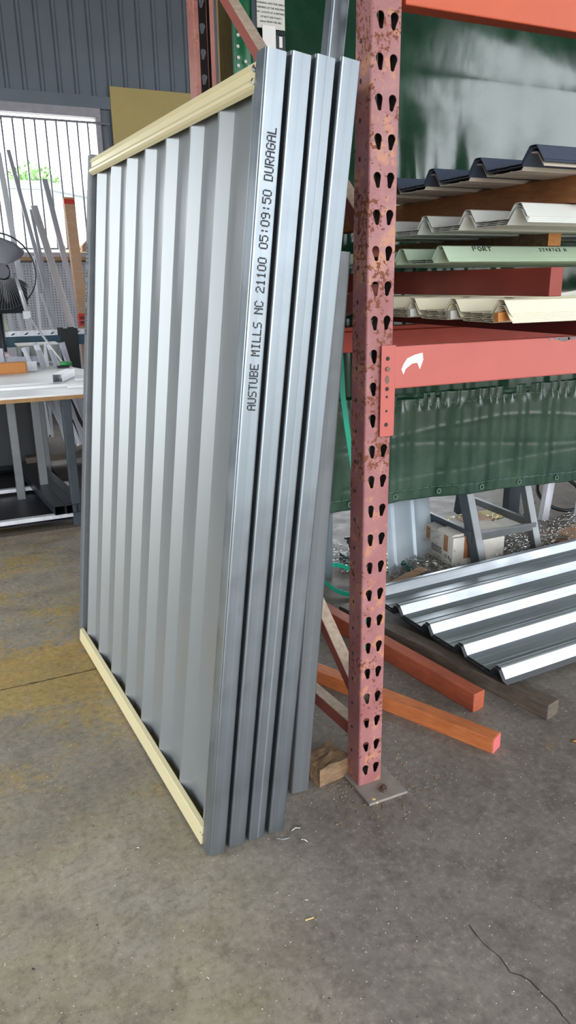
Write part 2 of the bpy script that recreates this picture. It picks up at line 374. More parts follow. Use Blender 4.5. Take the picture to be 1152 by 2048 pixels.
# back wall: ribbed cladding with the window cut out; ribs every 168 mm
def clad(x0, x1, z0, z1):
    line = []; k0 = math.floor(x0 / 0.168) - 1; x = None
    for k in range(k0, k0 + int((x1 - x0) / 0.168) + 3):
        c = 0.058 + k * 0.168
        for dx, dy in ((-0.026, 0), (-0.012, -0.022), (0.012, -0.022), (0.026, 0)):
            if x0 < c + dx < x1: line.append((c + dx, 7.0 + dy))
    line = [(x0, 7.0)] + line + [(x1, 7.0)]
    return MB().strip(line, 0.012, z0, z1)
wx0, wx1, wz0, wz1 = WIN
wbk = MB()
for q in ((-4, BD[0], wz1 + 0.09, 5.0), (-4, wx0, 0, wz1 + 0.09), (wx1 + 0.06, BD[0], 0, wz1 + 0.09), (BD[0], BD[1], BD[2], 5.0), (BD[1], 14, 0, 5.0)):
    g = clad(*q); wbk.add(g.v, g.f)
wbk.box(wx0, wx1 + .06, 6.985, 7.03, 0, wz0 - 0.085)
wbk.box(-4, 1.09, 6.955, 7.0, wz1 + 0.085, wz1 + 0.20)          # girt over the window head
struct('wall_back', wbk, 'wall')
wl_ = MB(); wl_.box(-4.06, -4, -5, LD[0], 0, 5); wl_.box(-4.06, -4, LD[1], 7, 0, 5); wl_.box(-4.06, -4, LD[0], LD[1], LD[2], 5); struct('wall_left', wl_, 'shed')
wf = MB(); wf.box(-4, FD[0], -5.06, -5, 0, 5); wf.box(FD[1], FD2[0], -5.06, -5, 0, 5); wf.box(FD[0], FD[1], -5.06, -5, FD[2], 5); wf.box(FD2[0], FD2[1], -5.06, -5, FD2[2], 5); wf.box(FD2[1], 14, -5.06, -5, 0, 5); struct('wall_front', wf, 'shed')
struct('wall_right', MB().box(14, 14.06, -5, 7, 0, 5), 'shed')
SKY = (4.0, 8.4, -4.0, -1.7)
cl = MB(); cl.box(-4.1, 14.1, SKY[3], 7.1, 5.0, 5.06); cl.box(-4.1, 14.1, -5.1, SKY[2], 5.0, 5.06); cl.box(-4.1, SKY[0], SKY[2], SKY[3], 5.0, 5.06); cl.box(SKY[1], 14.1, SKY[2], SKY[3], 5.0, 5.06)
for k in (4, 5, 6, 7, 8): cl.box(-4, 14, -6.6 + k * 1.6, -6.52 + k * 1.6, 4.86, 5.0)
struct('ceiling', cl, 'ceil')
# window: frame, sill and security grille
win = struct('window_1', MB().box(wx0, wx1 + 0.055, 6.95, 7.05, wz1, wz1 + 0.085), 'frame_grey')
part(win, 'jamb', MB().box(wx1, wx1 + 0.055, 6.95, 7.05, wz0, wz1), 'frame_grey', bevel=.004)
part(win, 'window_sill', MB().box(wx0, wx1 + 0.08, 6.90, 7.05, wz0 - 0.05, wz0), 'frame_grey', bevel=.004)
part(win, 'sill_board', MB().box(wx0, wx1 + 0.12, 6.80, 7.0, wz0 - 0.085, wz0 - 0.052), 'ply', 'rusty brown edge under the sill')
gri = thing('window_grille', 'grey steel security grille of upright bars across the window', 'grille', (0, 6.93, 0))
part(gri, 'top_bar', MB().tube([(wx0, 0, 2.955), (1.02, 0, 2.955)], 0.012, 8), 'bar_grey')
part(gri, 'bottom_bar', MB().tube([(wx0, 0, 1.735), (1.02, 0, 1.735)], 0.010, 8), 'bar_grey')
bme = MB().tube([(0, 0, 1.735), (0, 0, 2.955)], 0.0095, 7).mesh('bar', True)
for k in range(16):
    b = part(gri, 'bar', bme, 'bar_grey'); b.location = (0.992 - k * 0.1045 + (0 if k == 0 else -.10 + .0045), 0, 0)
bd = solo('wall_board', 'mustard yellow board fixed on the dark cladding right of the window', 'board', MB().box(1.05, 2.0, 6.945, 6.965, 2.1, 3.31), 'board', bevel=.003)
pg = thing('pegboard', 'grey perforated board on the wall under the window sill', 'board', (0, 6.975, 0))
part(pg, 'board_panel', MB().box(-1.6, 0.98, -0.008, 0.006, 0.55, 1.60), mat('grey_pegboard', hx(186, 186, 194), 0.7, 0, 0.08, 3))
ph = MB()
for ix in range(46):
    for iz in range(24):
        x, z = -0.36 + ix * 0.029, 0.95 + iz * 0.027
        if x < 0.97: ph.add([(x + .0055 * cos(a), -.0088, z + .0055 * sin(a)) for a in (0, 1.05, 2.09, 3.14, 4.19, 5.24)], [(0, 1, 2, 3, 4, 5)])
part(pg, 'peg_hole', ph, 'crackdark', kind='stuff')

# outside the window
blg = thing('building', 'white rendered building with a low gable seen through the barred window', 'building', (0, 16, 0))
part(blg, 'house_wall', MB().prism([(-6, -.03), (3.6, -.03), (3.6, 3.0), (1.6, 3.3), (-6, 3.3)], 0, 5, 'y'), 'render')
part(blg, 'roof', MB().prism([(-6.2, 3.3), (1.6, 3.3), (3.9, 2.95), (3.9, 3.08), (1.6, 3.45), (-6.2, 3.45)], -0.25, 5, 'y'), 'roofgrey')
part(blg, 'gutter', MB().box(1.7, 3.8, -0.33, -0.25, 2.95, 3.05), 'roofgrey')
part(blg, 'roller_door', MB().box(1.9, 3.2, -0.02, 0.02, -.03, 2.2), 'board')
def tree(x, y, h, r, label, seed):
    tr = thing('tree', label, 'tree', (x, y, -.03), 'trees outside the window'); rn = random.Random(seed)
    part(tr, 'trunk', MB().tube([(0, 0, 0), (.05, 0, h * .4), (0, .05, h * .8)], [.16, .12, .05], 8), 'bark', smooth=True)
    fm = MB()
    for k in range(2600):
        d = Vector((rn.gauss(0, 1), rn.gauss(0, 1), rn.gauss(0, 1))).normalized() * r * rn.uniform(.35, 1) ; d.z *= 1.05
        c = Vector((0, 0, h - r)) + d; u = Vector((rn.gauss(0, 1), rn.gauss(0, 1), rn.gauss(0, 1))).normalized() * .09; w = u.orthogonal().normalized() * .05
        fm.add([c - u, c + w, c + u, c - w], [(0, 1, 2, 3)])
    part(tr, 'crown', fm, 'leaf', kind='stuff')
tree(2.4, 24.2, 5.0, 1.15, 'bushy green tree outside, left one behind the white building', 1)
tree(5.3, 24.5, 4.7, 1.25, 'bushy green tree outside, right one behind the white building', 2)

# ------------------------------------------------------------------ pallet rack
HP = 0.0762; ZT = 1.899      # hole pitch and height of one hole's top
def keyhole(side):
    """star-shaped outline (angle -> radius) of the teardrop slot; side tilts the tail"""
    c1, r1 = Vector((0, 0.0065)), 0.0098; c2, r2_ = Vector((0.0022 * side, -0.0115)), 0.0054
    def inside(p):
        d = c2 - c1; t_ = max(0, min(1, (p - c1).dot(d) / d.dot(d))); rad = r1 + (r2_ - r1) * min(1, t_ * 1.15)
        return (p - (c1 + d * t_)).length < rad
    def R(a):
        lo, hi = 0.0, 0.05; u = Vector((cos(a), sin(a)))
        for _ in range(24):
            m_ = (lo + hi) / 2
            if inside(u * m_): lo = m_
            else: hi = m_
        return lo
    return R
def holed_plate(mb, x0, x1, cells, th, R):
    """cells: list of (xa, xb, za, zb, hx, hz) rectangles each with one hole; plate in XZ at y 0..th"""
    for xa, xb, za, zb, hx_, hz in cells:
        ang = sorted([2 * pi * k / 22 for k in range(22)] + [math.atan2(z - hz, x - hx_) % (2 * pi) for x in (xa, xb) for z in (za, zb)])
        n = len(ang); vs = []
        for y in (0, th):
            for a in ang:
                r = R(a); vs.append((hx_ + r * cos(a), y, hz + r * sin(a)))
            for a in ang:
                ca, sa = cos(a), sin(a); tx = ((xb if ca > 0 else xa) - hx_) / ca if abs(ca) > 1e-9 else 1e9
                tz = ((zb if sa > 0 else za) - hz) / sa if abs(sa) > 1e-9 else 1e9; q = min(tx, tz)
                vs.append((hx_ + q * ca, y, hz + q * sa))
        fs = []
        for k in range(n):
            j = (k + 1) % n
            fs += [(k, j, n + j, n + k), (2 * n + j, 2 * n + k, 3 * n + k, 3 * n + j), (j, k, 2 * n + k, 2 * n + j)]
        mb.add(vs, fs)
def upright(parent, m, material, zmax=2.75, plate=True):
    PW, PD, th = 0.0739, 0.0697, 0.0022
    mb = MB(); cells_l, cells_r = [], []
    k0 = int((zmax - ZT) / HP); zc = ZT - 0.0163; z = zc + k0 * HP
    lo_end = zc - 24 * HP - HP / 2
    for i in range(-k0, 25):
        zz = zc - i * HP
        cells_l.append((0.006, PW / 2, zz - HP / 2, zz + HP / 2, 0.0203, zz)); cells_r.append((PW / 2, PW - 0.006, zz - HP / 2, zz + HP / 2, 0.0548, zz))
    ztop = zc + k0 * HP + HP / 2
    holed_plate(mb, 0, PW, cells_l, th, keyhole(1)); holed_plate(mb, 0, PW, cells_r, th, keyhole(-1))
    mb.box(0.006, PW - 0.006, 0, th, 0.008, lo_end)
    def side(sgn):
        X = (lambda x: x) if sgn < 0 else (lambda x: PW - x)
        line = [(X(0.0062), 0.0)] + [(X(0.006 - 0.006 * sin(a)), 0.006 - 0.006 * cos(a)) for a in (pi / 8, pi / 4, 3 * pi / 8)] + [(X(0), 0.006), (X(0), PD - 0.004), (X(0.004), PD), (X(0.0175), PD)]
        return line
    mb.strip(side(-1), -th, 0.008, ztop); mb.strip(side(1), th, 0.008, ztop)
    mesh = mb.mesh('upright_post')
    o = part(parent, 'upright_post', mesh, material); o.matrix_local = m
    ins = MB(); shift = lambda L: [(a, b, c, d, e, f) for a, b, c, d, e, f in L]
    tmp = MB(); holed_plate(tmp, 0, PW, shift(cells_l), .0006, keyhole(1)); holed_plate(tmp, 0, PW, shift(cells_r), .0006, keyhole(-1))
    ins.add([(x, y + th + .0003, z) for x, y, z in tmp.v], tmp.f)
    ins.box(.0026, .0034, .004, PD - .003, .01, ztop); ins.box(PW - .0034, PW - .0026, .004, PD - .003, .01, ztop)
    ins.box(.004, .017, PD - .0034, PD - .0027, .01, ztop); ins.box(PW - .017, PW - .004, PD - .0034, PD - .0027, .01, ztop)
    part(o, 'added_post_liner', ins, 'added_post_liner', 'added dark liner over the inside of the post')  # thin dark liner added over the inner faces, visible through the slots
    return o, ztop
rack = thing('rack_frame', 'rusty red steel pallet rack end frame with teardrop slots', 'rack', (0, 0, 0))
up1, ztop = upright(rack, Matrix.Identity(4), 'upright')
up2, _ = upright(rack, frame((0.0739, 1.20, 0), (-1, 0, 0), (0, -1, 0), (0, 0, 1)), 'upright_dark')
# small bolt marks down the side of the front upright
bm_ = MB()
for k in range(33):
    z = 0.10 + k * 0.0762
    bm_.prism([(0.043 + 0.0042 * cos(a), z + 0.0055 * sin(a)) for a in [i * pi / 4 for i in range(8)]], -0.0006, 0.001, 'x')
part(up1, 'side_hole', bm_, 'crackdark', kind='stuff')
def brace(y0, z0, y1, z1, t_, x0=0.027, x1=0.065):
    part(rack, 'brace', MB().prism([(y0, z0 - t_), (y1, z1 - t_), (y1, z1), (y0, z0)], x0, x1, 'x'), 'brace', bevel=.003)
brace(0.035, 0.230, 1.165, 1.022, 0.045)
brace(0.035, 0.150, 1.165, 0.000 + 0.05, 0.043)
brace(0.035, 1.462, 1.165, 2.415, 0.044)
brace(0.035, 1.36, 1.165, 1.12, 0.043)
bp = MB().box(-0.012, 0.112, -0.078, 0.085, 0, 0.008)
bpo = part(rack, 'base_plate', bp, mat('dusty_base_plate', hx(132, 123, 114), 0.8, 0, 0.15, 30), bevel=.002)
part(bpo, 'anchor_bolt', MB().disc((0.052, -0.046, 0.008), 0.011, 0.010, 6).disc((0.052, -0.046, 0.018), 0.0055, 0.008, 8), 'bolt')
bpo2 = part(rack, 'base_plate', MB().box(-0.012, 0.112, 1.115, 1.28, 0, 0.008), bpo.data.materials[0], bevel=.002)

def beam(name, label, y0, y1, z0, z1, xa, xb, material, plate, dirn=-1):
    b = thing(name, label, 'beam', (xa, y0, z0))
    bb = part(b, 'beam_body', MB().prism([(0, 0), (y1 - y0, 0), (y1 - y0, z1 - z0 - .018), (y1 - y0 - .018, z1 - z0 - .018), (y1 - y0 - .018, z1 - z0), (0, z1 - z0)] if dirn < 0 else
              [(0, 0), (y1 - y0, 0), (y1 - y0, z1 - z0), (.018, z1 - z0), (.018, z1 - z0 - .018), (0, z1 - z0 - .018)], 0.002, xb - xa, 'x'), material, bevel=.003)
    if plate:
        yf = 0 if dirn < 0 else y1 - y0; s_ = 1 if dirn < 0 else -1
        x_in = 0.036 - xa; x_out = 0.0775 - xa; zt, zb = z1 - z0 + .004, 1.0055 - 1.1174
        line = [(x_in, yf - .008 * s_), (x_out - .003, yf - .008 * s_), (x_out, yf - .005 * s_), (x_out, yf + .04 * s_)]
        pl = part(b, 'connector_plate', MB().strip(line, .004 * s_, zb, zt), material, bevel=.001)
        for k, (zr, ty) in enumerate(((.074, 'h'), (.050, 'b'), (.025, 's'), (.003, 'h'), (-.016, 'd'), (-.050, 'd'), (-.083, 'h'))):
            cx = (x_in + x_out) / 2 - .004
            r = {'h': .0052, 'b': .0056, 's': .0058, 'd': .0032}[ty]; h = .004 if ty == 'b' else .0008
            poly = [(cx + r * cos(a), zr + r * (1.7 if ty == 's' else 1) * sin(a)) for a in [i * pi / 5 for i in range(10)]]
            part(pl, 'bolt' if ty in 'b' else 'plate_hole', MB().prism(poly, yf - .008 * s_ - h * s_, yf - .004 * s_, 'y'), 'bolt' if ty in 'bs' else 'crackdark')
    return b, bb
b1, b1b = beam('rack_beam', 'orange-red rack beam at waist height with a torn white sticker', -0.002, 0.042, 1.1174, 1.2179, 0.078, 2.7, 'orange', True)
st = [(.019, .046), (.026, .060), (.035, .071), (.055, .078), (.078, .082), (.081, .066), (.072, .043), (.064, .059), (.050, .058), (.040, .052), (.031, .046), (.025, .033)]
part(b1, 'torn_sticker', MB().prism([(x - .0, z) for x, z in st], -.0006, .001, 'y'), 'paper')
chips = MB(); rc = random.Random(5)
for cx, cz, w in ((.505, .0975, .010), (.530, .0955, .020), (.556, .0965, .016), (.585, .0985, .007), (.478, .0985, .006)):
    pts = [(cx + w * cos(a) * rc.uniform(.7, 1.1), min(cz + .0065 * sin(a) * rc.uniform(.6, 1.2), .1002)) for a in [i * pi / 5 for i in range(10)]]
    chips.prism(pts, -.0004, .001, 'y')
part(b1, 'paint_chip', chips, 'chip')
part(b1, 'beam_hole', MB().prism([(.073 + .0026 * cos(a), .066 + .0026 * sin(a)) for a in [i * pi / 4 for i in range(8)]], -.0004, .001, 'y'), 'crackdark')
beam('rack_beam', 'orange rack beam across the top, in front of the dark green curtain', -0.002, 0.042, 1.9155, 2.02, 0.078, 2.7, 'orange_up', False)
beam('rack_beam', 'orange-red rack beam at the back of the rack under the bearers', 1.158, 1.202, 1.088, 1.188, 0.078, 2.7, 'orange_back', False, 1)

# ------------------------------------------------------------------ fence panels leaning on the rack
PO = Vector((-0.468, -0.064, 0.0058))
A = Vector((-0.0604291, 0.9981725, 0)); U = Vector((0.11506919, 0.00696626, 0.99333305)).normalized()
U = (U - A * U.dot(A)).normalized(); N = A.cross(U)
TW, PL, PWD = 0.0465, 1.80, 1.372
panel = thing('metal_fence', 'fence panel nearest the camera, cream rails and grey ribbed infill', 'fence', frame(PO, N, A, U), 'fence panels leaning on the rack')
tube_me = MB().sqtube(TW, TW, 0.0022, PL, r=0.0055).mesh('post'); tube_me.materials.append(M['galv'])
tube_me.polygons.foreach_set('use_smooth', [False] * len(tube_me.polygons))
p1 = part(panel, 'post', tube_me, 'galv')
tube2 = tube_me.copy(); tube2.materials[0] = galv('shaded_far_post', hx(112, 115, 118), .55, .6); p2 = part(panel, 'post', tube2, 'galv'); p2.location = (0, PWD - TW, 0)  # far post colour darkened to imitate its shaded side
y0, y1 = TW - .004, PWD - TW + .004
# ribbed infill sheet: flats, a long slope up to a rib crest, a steep drop behind it
line = [(0.031, TW)]
for k in range(8):
    c = 0.0622 + k * 0.1718
    for dy, x in ((-.034, .031), (-.001, .0100), (.009, .0100), (.032, .031)):
        if TW + .001 < c + dy < PWD - TW - .001: line.append((x, c + dy))
line.append((0.031, PWD - TW))
part(panel, 'infill_sheet', MB().strip(line, -0.0012, 0.025, 1.765), 'infill')
# bottom rail: a channel with a ledge; top rail: stepped face and rolled lip
part(panel, 'bottom_rail', MB().prism([(-.005, .004), (-.005, .050), (-.0035, .052), (.0092, .056), (.0096, .050), (.0096, .012), (.036, .012), (.036, .054), (.045, .052), (.045, .004)], y0, y1, 'y'), 'cream', bevel=.0008)
tr_ = [(.045, 1.786), (.004, 1.786), (.001, 1.784), (-.0005, 1.774), (.0022, 1.772), (.0022, 1.757), (-.002, 1.754), (-.0045, 1.748), (-.004, 1.742), (.001, 1.737), (.0092, 1.732), (.0092, 1.775), (.036, 1.775), (.036, 1.733), (.045, 1.735)]
part(panel, 'top_rail', MB().prism(tr_, y0, y1, 'y'), 'cream', bevel=.0006)
DOT = {'A': '01110 10001 10001 11111 10001 10001 10001', 'U': '10001 10001 10001 10001 10001 10001 01110', 'S': '01111 10000 10000 01110 00001 00001 11110',
       'T': '11111 00100 00100 00100 00100 00100 00100', 'B': '11110 10001 10001 11110 10001 10001 11110', 'E': '11111 10000 10000 11110 10000 10000 11111',
       'M': '10001 11011 10101 10101 10001 10001 10001', 'I': '01110 00100 00100 00100 00100 00100 01110', 'L': '10000 10000 10000 10000 10000 10000 11111',
       'N': '10001 11001 10101 10011 10001 10001 10001', 'C': '01110 10001 10000 10000 10000 10001 01110', '2': '01110 10001 00001 00110 01000 10000 11111',
       '1': '00100 01100 00100 00100 00100 00100 01110', '0': '01110 10001 10001 10001 10001 10001 01110', '5': '11111 10000 11110 00001 00001 10001 01110',
       '9': '01110 10001 10001 01111 00001 00001 01110', ':': '00000 00100 00100 00000 00100 00100 00000', 'D': '11110 10001 10001 10001 10001 10001 11110',
       'R': '11110 10001 10001 11110 10100 10010 10001', 'G': '01110 10001 10000 10111 10001 10001 01110'}
def dotprint(body, char, dotx, doty, put, r):
    mb = MB()
    for i, ch in enumerate(body):
        if ch == ' ': continue
        for row, bits in enumerate(DOT[ch].split()):
            for col, b in enumerate(bits):
                if b == '1':
                    u, v = i * char + col * dotx, (6 - row) * doty
                    top = [put(u + r * 1.15 * cos(a), v + r * sin(a), 1) for a in [k * pi / 3 for k in range(6)]]
                    low = [put(u + r * 1.15 * cos(a), v + r * sin(a), 0) for a in [k * pi / 3 for k in range(6)]]
                    mb.add(top + low, [(0, 1, 2, 3, 4, 5)] + [(k, (k + 1) % 6, 6 + (k + 1) % 6, 6 + k) for k in range(6)])
    return mb
L_ = (1.663 - 1.112) / 38.7
part(p1, 'printed_text', dotprint('AUSTUBE MILLS NC 21100 05:09:50 DURAGAL', L_, L_ / 6.0, 0.00295, lambda u, v, h: (0.0335 - v, -0.0002 * h, 1.112 + u), .00175), 'ink', 'black dot printed lettering running up the tube')
part(p2, 'printed_text', dotprint('AUSTUBE MILLS NC 21100', L_, L_ / 6.0, 0.0036, lambda u, v, h: (-0.0002 * h, 0.012 + v, 1.20 + u), .0018), 'ink', 'black dot printed lettering on the far tube')
for z in (1.742, 1.765, 0.03):
    part(p1, 'weld_bead', MB().tube([(-.001, TW - .004, z), (-.003, TW + .001, z + .006), (-.001, TW + .003, z + .013)], [.002, .004, .002], 6), 'galv_dull', smooth=True)
labs = ['galvanised fence panel standing second from the camera in the leaning row', 'galvanised fence panel standing third in the leaning row, seamed tube end',
        'galvanised fence panel innermost of the leaning row, beside the rusty upright']
for k, off in enumerate(((-0.4128, -0.0600), (-0.3588, -0.0585), (-0.3035, -0.0595))):
    r = panel.copy(); C.objects.link(r); r['label'] = labs[k]
    r.matrix_world = frame((off[0], off[1], PO.z), N, A, U)
    for ch in list(panel.children):
        c = ch.copy(); C.objects.link(c); c.parent = r
    if k == 1:
        part(r, 'weld_seam', MB().box(.024, .0275, -.0004, .001, .002, PL - .002), 'galv_dull', 'pale seam line down the tube face')
# loose tubes behind the panels
m5, l5 = along((-0.184, 0.055, 0.001), (-0.184 + .0836 * 1.43, 0.055, 1.43)); m5 = frame(m5.translation, m5.col[0].xyz, m5.col[1].xyz, m5.col[2].xyz)
m5.translation.z = .006
solo('steel_tube', 'short galvanised tube with scuffed foot, leaning between panels and timber block', 'tube', MB().sqtube(.054, .046, .0022, l5, r=.006), galv('shade_darkened_galvanising', hx(112, 114, 116), .55, .7), m5, 'loose galvanised tubes behind the panels')  # tube colour darkened to stand in for shade behind the panels
m6, l6 = along((-0.259, 0.122, 0.006), (-0.259 + .12 * 2.45, 0.122, 2.45))
solo('steel_tube', 'tall galvanised tube rising above the panels beside the rusty upright', 'tube', MB().sqtube(.042, .040, .0022, l6, r=.005), 'galv', m6, 'loose galvanised tubes behind the panels')

# ------------------------------------------------------------------ ribbed roof sheets
RP = 0.1905
def rib_line(nrib, y0, z, lip=True):
    """section across the sheet, starting at the near edge; crest of rib k at y0 + k*RP, height z"""
    h = .033; pts = []
    for k in range(nrib):
        c = y0 + k * RP
        pts += [(c - .036, z - h + .0008), (c - .0125, z - .0022), (c - .008, z), (c + .008, z), (c + .0125, z - .0022), (c + .036, z - h)]
        if k < nrib - 1: pts += [(c + .066, z - h), (c + .070, z - h + .0018), (c + .076, z - h), (c + .114, z - h), (c + .120, z - h + .0018), (c + .124, z - h)]
    return pts
def sheet(label, grp, m, y0, z, x0, x1, nrib=5, th=.0016, seed=0, warp=0.0):
    return solo('roof_sheet', label, 'roof sheet', MB().strip(rib_line(nrib, 0, 0), -th, 0, x1 - x0, 'x'), m, TR((x0, y0, z)), grp)
cnt = ['topmost', 'second from the top', 'third from the top', 'fourth from the top', 'fifth from the top', 'bottommost']
# cream stack on the dark red bearer
for k in range(6):
    sheet('cream ribbed roof sheet, %s of the lowest stack on the rack' % cnt[k], 'cream roof sheets', 'cream_sheet', -0.032 - .0006 * k, 1.3185 - .0044 * k, 0.360 + .004 * ((k * 7) % 3), 2.55)
for k in range(3):
    o = sheet('pale green ribbed roof sheet, %s of its marked stack' % ['topmost', 'middle one', 'bottommost'][k], 'pale green roof sheets', 'green_sheet', 0.252 - .0006 * k, 1.4555 - .0046 * k, 0.378 + .003 * k, 2.6)
    if k == 0: gs = o
for k in range(4):
    sheet('off-white ribbed roof sheet, %s of its stack' % ['topmost', 'second from the top', 'third from the top', 'bottommost'][k], 'off-white roof sheets', 'white_sheet', -0.024 - .0006 * k, 1.540 - .0044 * k, 0.398 + .003 * ((k * 5) % 3), 2.5)
for k in range(2):
    o = sheet('dark navy ribbed roof sheet, %s of the two on top' % ['upper', 'lower'][k], 'dark navy roof sheets', 'navy', -0.107 - .001 * k, 1.650 - .0046 * k, 0.356 + .003 * k, 2.5)
sheet('pale cream ribbed sheet lying upside under the dark navy sheets', 'dark navy roof sheets', 'backcoat', -0.100, 1.6375, 0.366, 2.5)
# handwriting on the near rib of the pale green stack
STK = {'P': [[(0, 0), (0, 1), (.55, .95), (.6, .6), (0, .5)]], 'O': [[(.3, 0), (0, .4), (.1, .9), (.4, 1), (.65, .6), (.55, .1), (.3, 0)]],
       'R': [[(0, 0), (.05, 1), (.5, .95), (.55, .6), (.05, .5), (.6, 0)]], 'T': [[(-.1, 1), (.7, .95)], [(.3, 1), (.25, 0)]],
       '2': [[(0, .8), (.25, 1), (.5, .8), (.4, .5), (0, 0), (.55, .05)]], '9': [[(.5, .6), (.2, .5), (.05, .8), (.3, 1), (.5, .8), (.5, .6), (.35, 0)]],
       '8': [[(.3, .5), (.05, .75), (.3, 1), (.5, .8), (.3, .5), (.05, .2), (.3, 0), (.55, .25), (.3, .5)]], '7': [[(0, 1), (.55, 1), (.2, 0)]],
       '6': [[(.45, 1), (.1, .5), (.1, .15), (.35, 0), (.5, .25), (.3, .45), (.1, .3)]], '3': [[(0, .95), (.4, 1), (.45, .75), (.2, .55), (.5, .35), (.4, .05), (0, .05)]],
       'H': [[(0, 0), (.05, 1)], [(.5, 0), (.5, 1)], [(.05, .5), (.5, .5)]]}
def strokes(body, size, adv, put, r):
    mb = MB(); x = 0
    for ch in body:
        if ch == ' ': x += adv * .8; continue
        for s_ in STK[ch]: mb.tube([put(x + p * size, q * size) for p, q in s_], r, 5)
        x += adv
    return mb
slope = lambda x, v: (x, -.0125 - .0235 * (1 - v), -.0022 - .030 * (1 - v) + .0006)      # v: 0 foot .. 1 crest of the rib's near side
def wput(x0): return lambda u, q: (lambda p: (p[0], p[1] - .0006, p[2]))(slope(x0 + u, .60 + q / .016 * .33))
part(gs, 'handwriting', strokes('PORT', .018, .0175, lambda u, q: wput(.098)(u, q), .0012), 'ink', 'word PORT in black marker')
part(gs, 'handwriting', strokes('2298763 H', .013, .0122, lambda u, q: wput(.336)(u, q), .0010), 'ink', 'marker number on the rib')
# bearers between the stacks
M['wood_bearer'] = wood('brown_hardwood_bearer', hx(124, 78, 46), hx(164, 106, 62), (8, 1, 8))
def bearer(label, x0, x1, ya, yb, z0, z1, m, endm=None, tilt=0):
    o = solo('timber_bearer', label, 'timber', MB().box(0, x1 - x0, 0, yb - ya, 0, z1 - z0), m, TR((x0, ya, z0)), 'timber bearers between the sheet stacks', bevel=.002)
    if endm:
        part(o, 'end_face', MB().box(.0005, x1 - x0 - .0005, -.0008, .004, .0005, z1 - z0 - .0005), endm, 'brighter sawn end')
    return o
bearer('dark red painted timber bearer lying on the rack beams under cream sheets', .66, .76, -.045, 1.2, 1.2185, 1.2605, 'wood_darkred')
bearer('red timber bearer set on the cream sheets under the pale green ones', .519, .561, -.025, 1.15, 1.3225, 1.3935, 'paint_red_wood')
bearer('dark timber bearer with orange sawn end on the pale green sheets', .772, .822, .262, 1.18, 1.4575, 1.4985, 'wood_brown', 'wood_tan')
bearer('thick orange brown timber bearer under the dark navy sheets', .545, .60, -.10, 1.18, 1.5425, 1.6045, 'wood_bearer')
# three strips of scrap standing under ribs of the cream stack
for k, y in enumerate((-.030, .160, .350)):
    solo('timber_strip', ['tan strip poking out under the near rib of the cream stack', 'pale strip poking out under the second rib of the cream stack', 'pale strip poking out under the third rib of the cream stack'][k], 'timber',
         MB().box(0, .5, -.007, .007, 0, .022), 'wood_tan' if k == 0 else 'label_white', TR((.352, y, 1.2655)) @ Matrix.Rotation(-.10, 4, 'Y'), 'strips under the cream sheets')
# stack on the floor
for k in range(5):
    q = TR((0.672 - .004 * ((k * 3) % 4), 0.216 - .002 * k, 0.1105 - .0045 * k)) @ RZ(radians(3.0)) @ Matrix.Rotation(radians(.3), 4, 'X')
    solo('roof_sheet', 'bright zinc coated ribbed sheet on top of the stack on the floor' if k == 0 else 'charcoal ribbed sheet under the zinc coated one on the floor, %s of four' % ['', 'uppermost', 'second', 'third', 'lowest'][k], 'roof sheet',
         MB().strip(rib_line(5, 0, 0), -.0018 if k == 0 else -.0040, 0, 2.2, 'x'), 'zinc' if k == 0 else 'charcoal', q, 'ribbed sheets on the floor')
# timbers on the floor
def lying(label, p, d, w, h, L, m, endm=None):
    d = Vector((d[0], d[1], 0)).normalized(); x = Vector((-d.y, d.x, 0))
    o = solo('floor_timber', label, 'timber', MB().box(0, w, 0, L, 0, h), m, frame((p[0], p[1], 0), x, -d, (0, 0, 1)) , 'timbers lying on the floor', bevel=.003)
    if endm: part(o, 'end_face', MB().box(.001, w - .001, -.001, .004, .001, h - .001), endm, 'end sealed with pink paint')
    return o
lying('bright orange timber on open floor with a pink painted end', (.440, -.041), (.432, -.902), .052, .050, .95, 'wood_orange', 'pink_end')
lying('reddish timber on the floor between the orange timber and the sheets', (.530, .163), (.165, -.986), .052, .068, 1.0, 'wood_red')
lying('grey weathered timber carrying the near end of the zinc sheets', (.716, .022), (.235, -.972), .062, .0545, 1.0, 'wood_grey')
bearer_ = solo('floor_timber', 'grey timber under the far run of the zinc sheets', 'timber', MB().box(0, .06, 0, 1.0, 0, .0545), 'wood_grey', TR((2.2, .2, 0)), 'timbers lying on the floor')
# split timber block by the foot of the upright
bk = MB(); rb = random.Random(9); nx, ny = 6, 5
vs = []; fs = []
for iz, z in enumerate((0, .058)):
    for ix in range(nx + 1):
        for iy in range(ny + 1):
            vs.append((ix * .115 / nx + (rb.uniform(-.003, .003)), iy * .095 / ny + rb.uniform(-.003, .003), z + (rb.uniform(-.004, .004) if iz else 0)))
gi = lambda z, x, y: z * (nx + 1) * (ny + 1) + x * (ny + 1) + y
for x in range(nx):
    for y in range(ny): fs += [(gi(1, x, y), gi(1, x + 1, y), gi(1, x + 1, y + 1), gi(1, x, y + 1)), (gi(0, x, y), gi(0, x, y + 1), gi(0, x + 1, y + 1), gi(0, x + 1, y))]
for x in range(nx): fs += [(gi(0, x, 0), gi(0, x + 1, 0), gi(1, x + 1, 0), gi(1, x, 0)), (gi(0, x, ny), gi(1, x, ny), gi(1, x + 1, ny), gi(0, x + 1, ny))]
for y in range(ny): fs += [(gi(0, 0, y), gi(1, 0, y), gi(1, 0, y + 1), gi(0, 0, y + 1)), (gi(0, nx, y), gi(0, nx, y + 1), gi(1, nx, y + 1), gi(1, nx, y))]
solo('timber_block', 'short brown split timber block tucked beside the upright foot', 'timber', bk.add(vs, fs), 'wood_brown', frame((-.098, .050, 0), (.98, .17, 0), (-.17, .98, 0), (0, 0, 1)), bevel=.002)

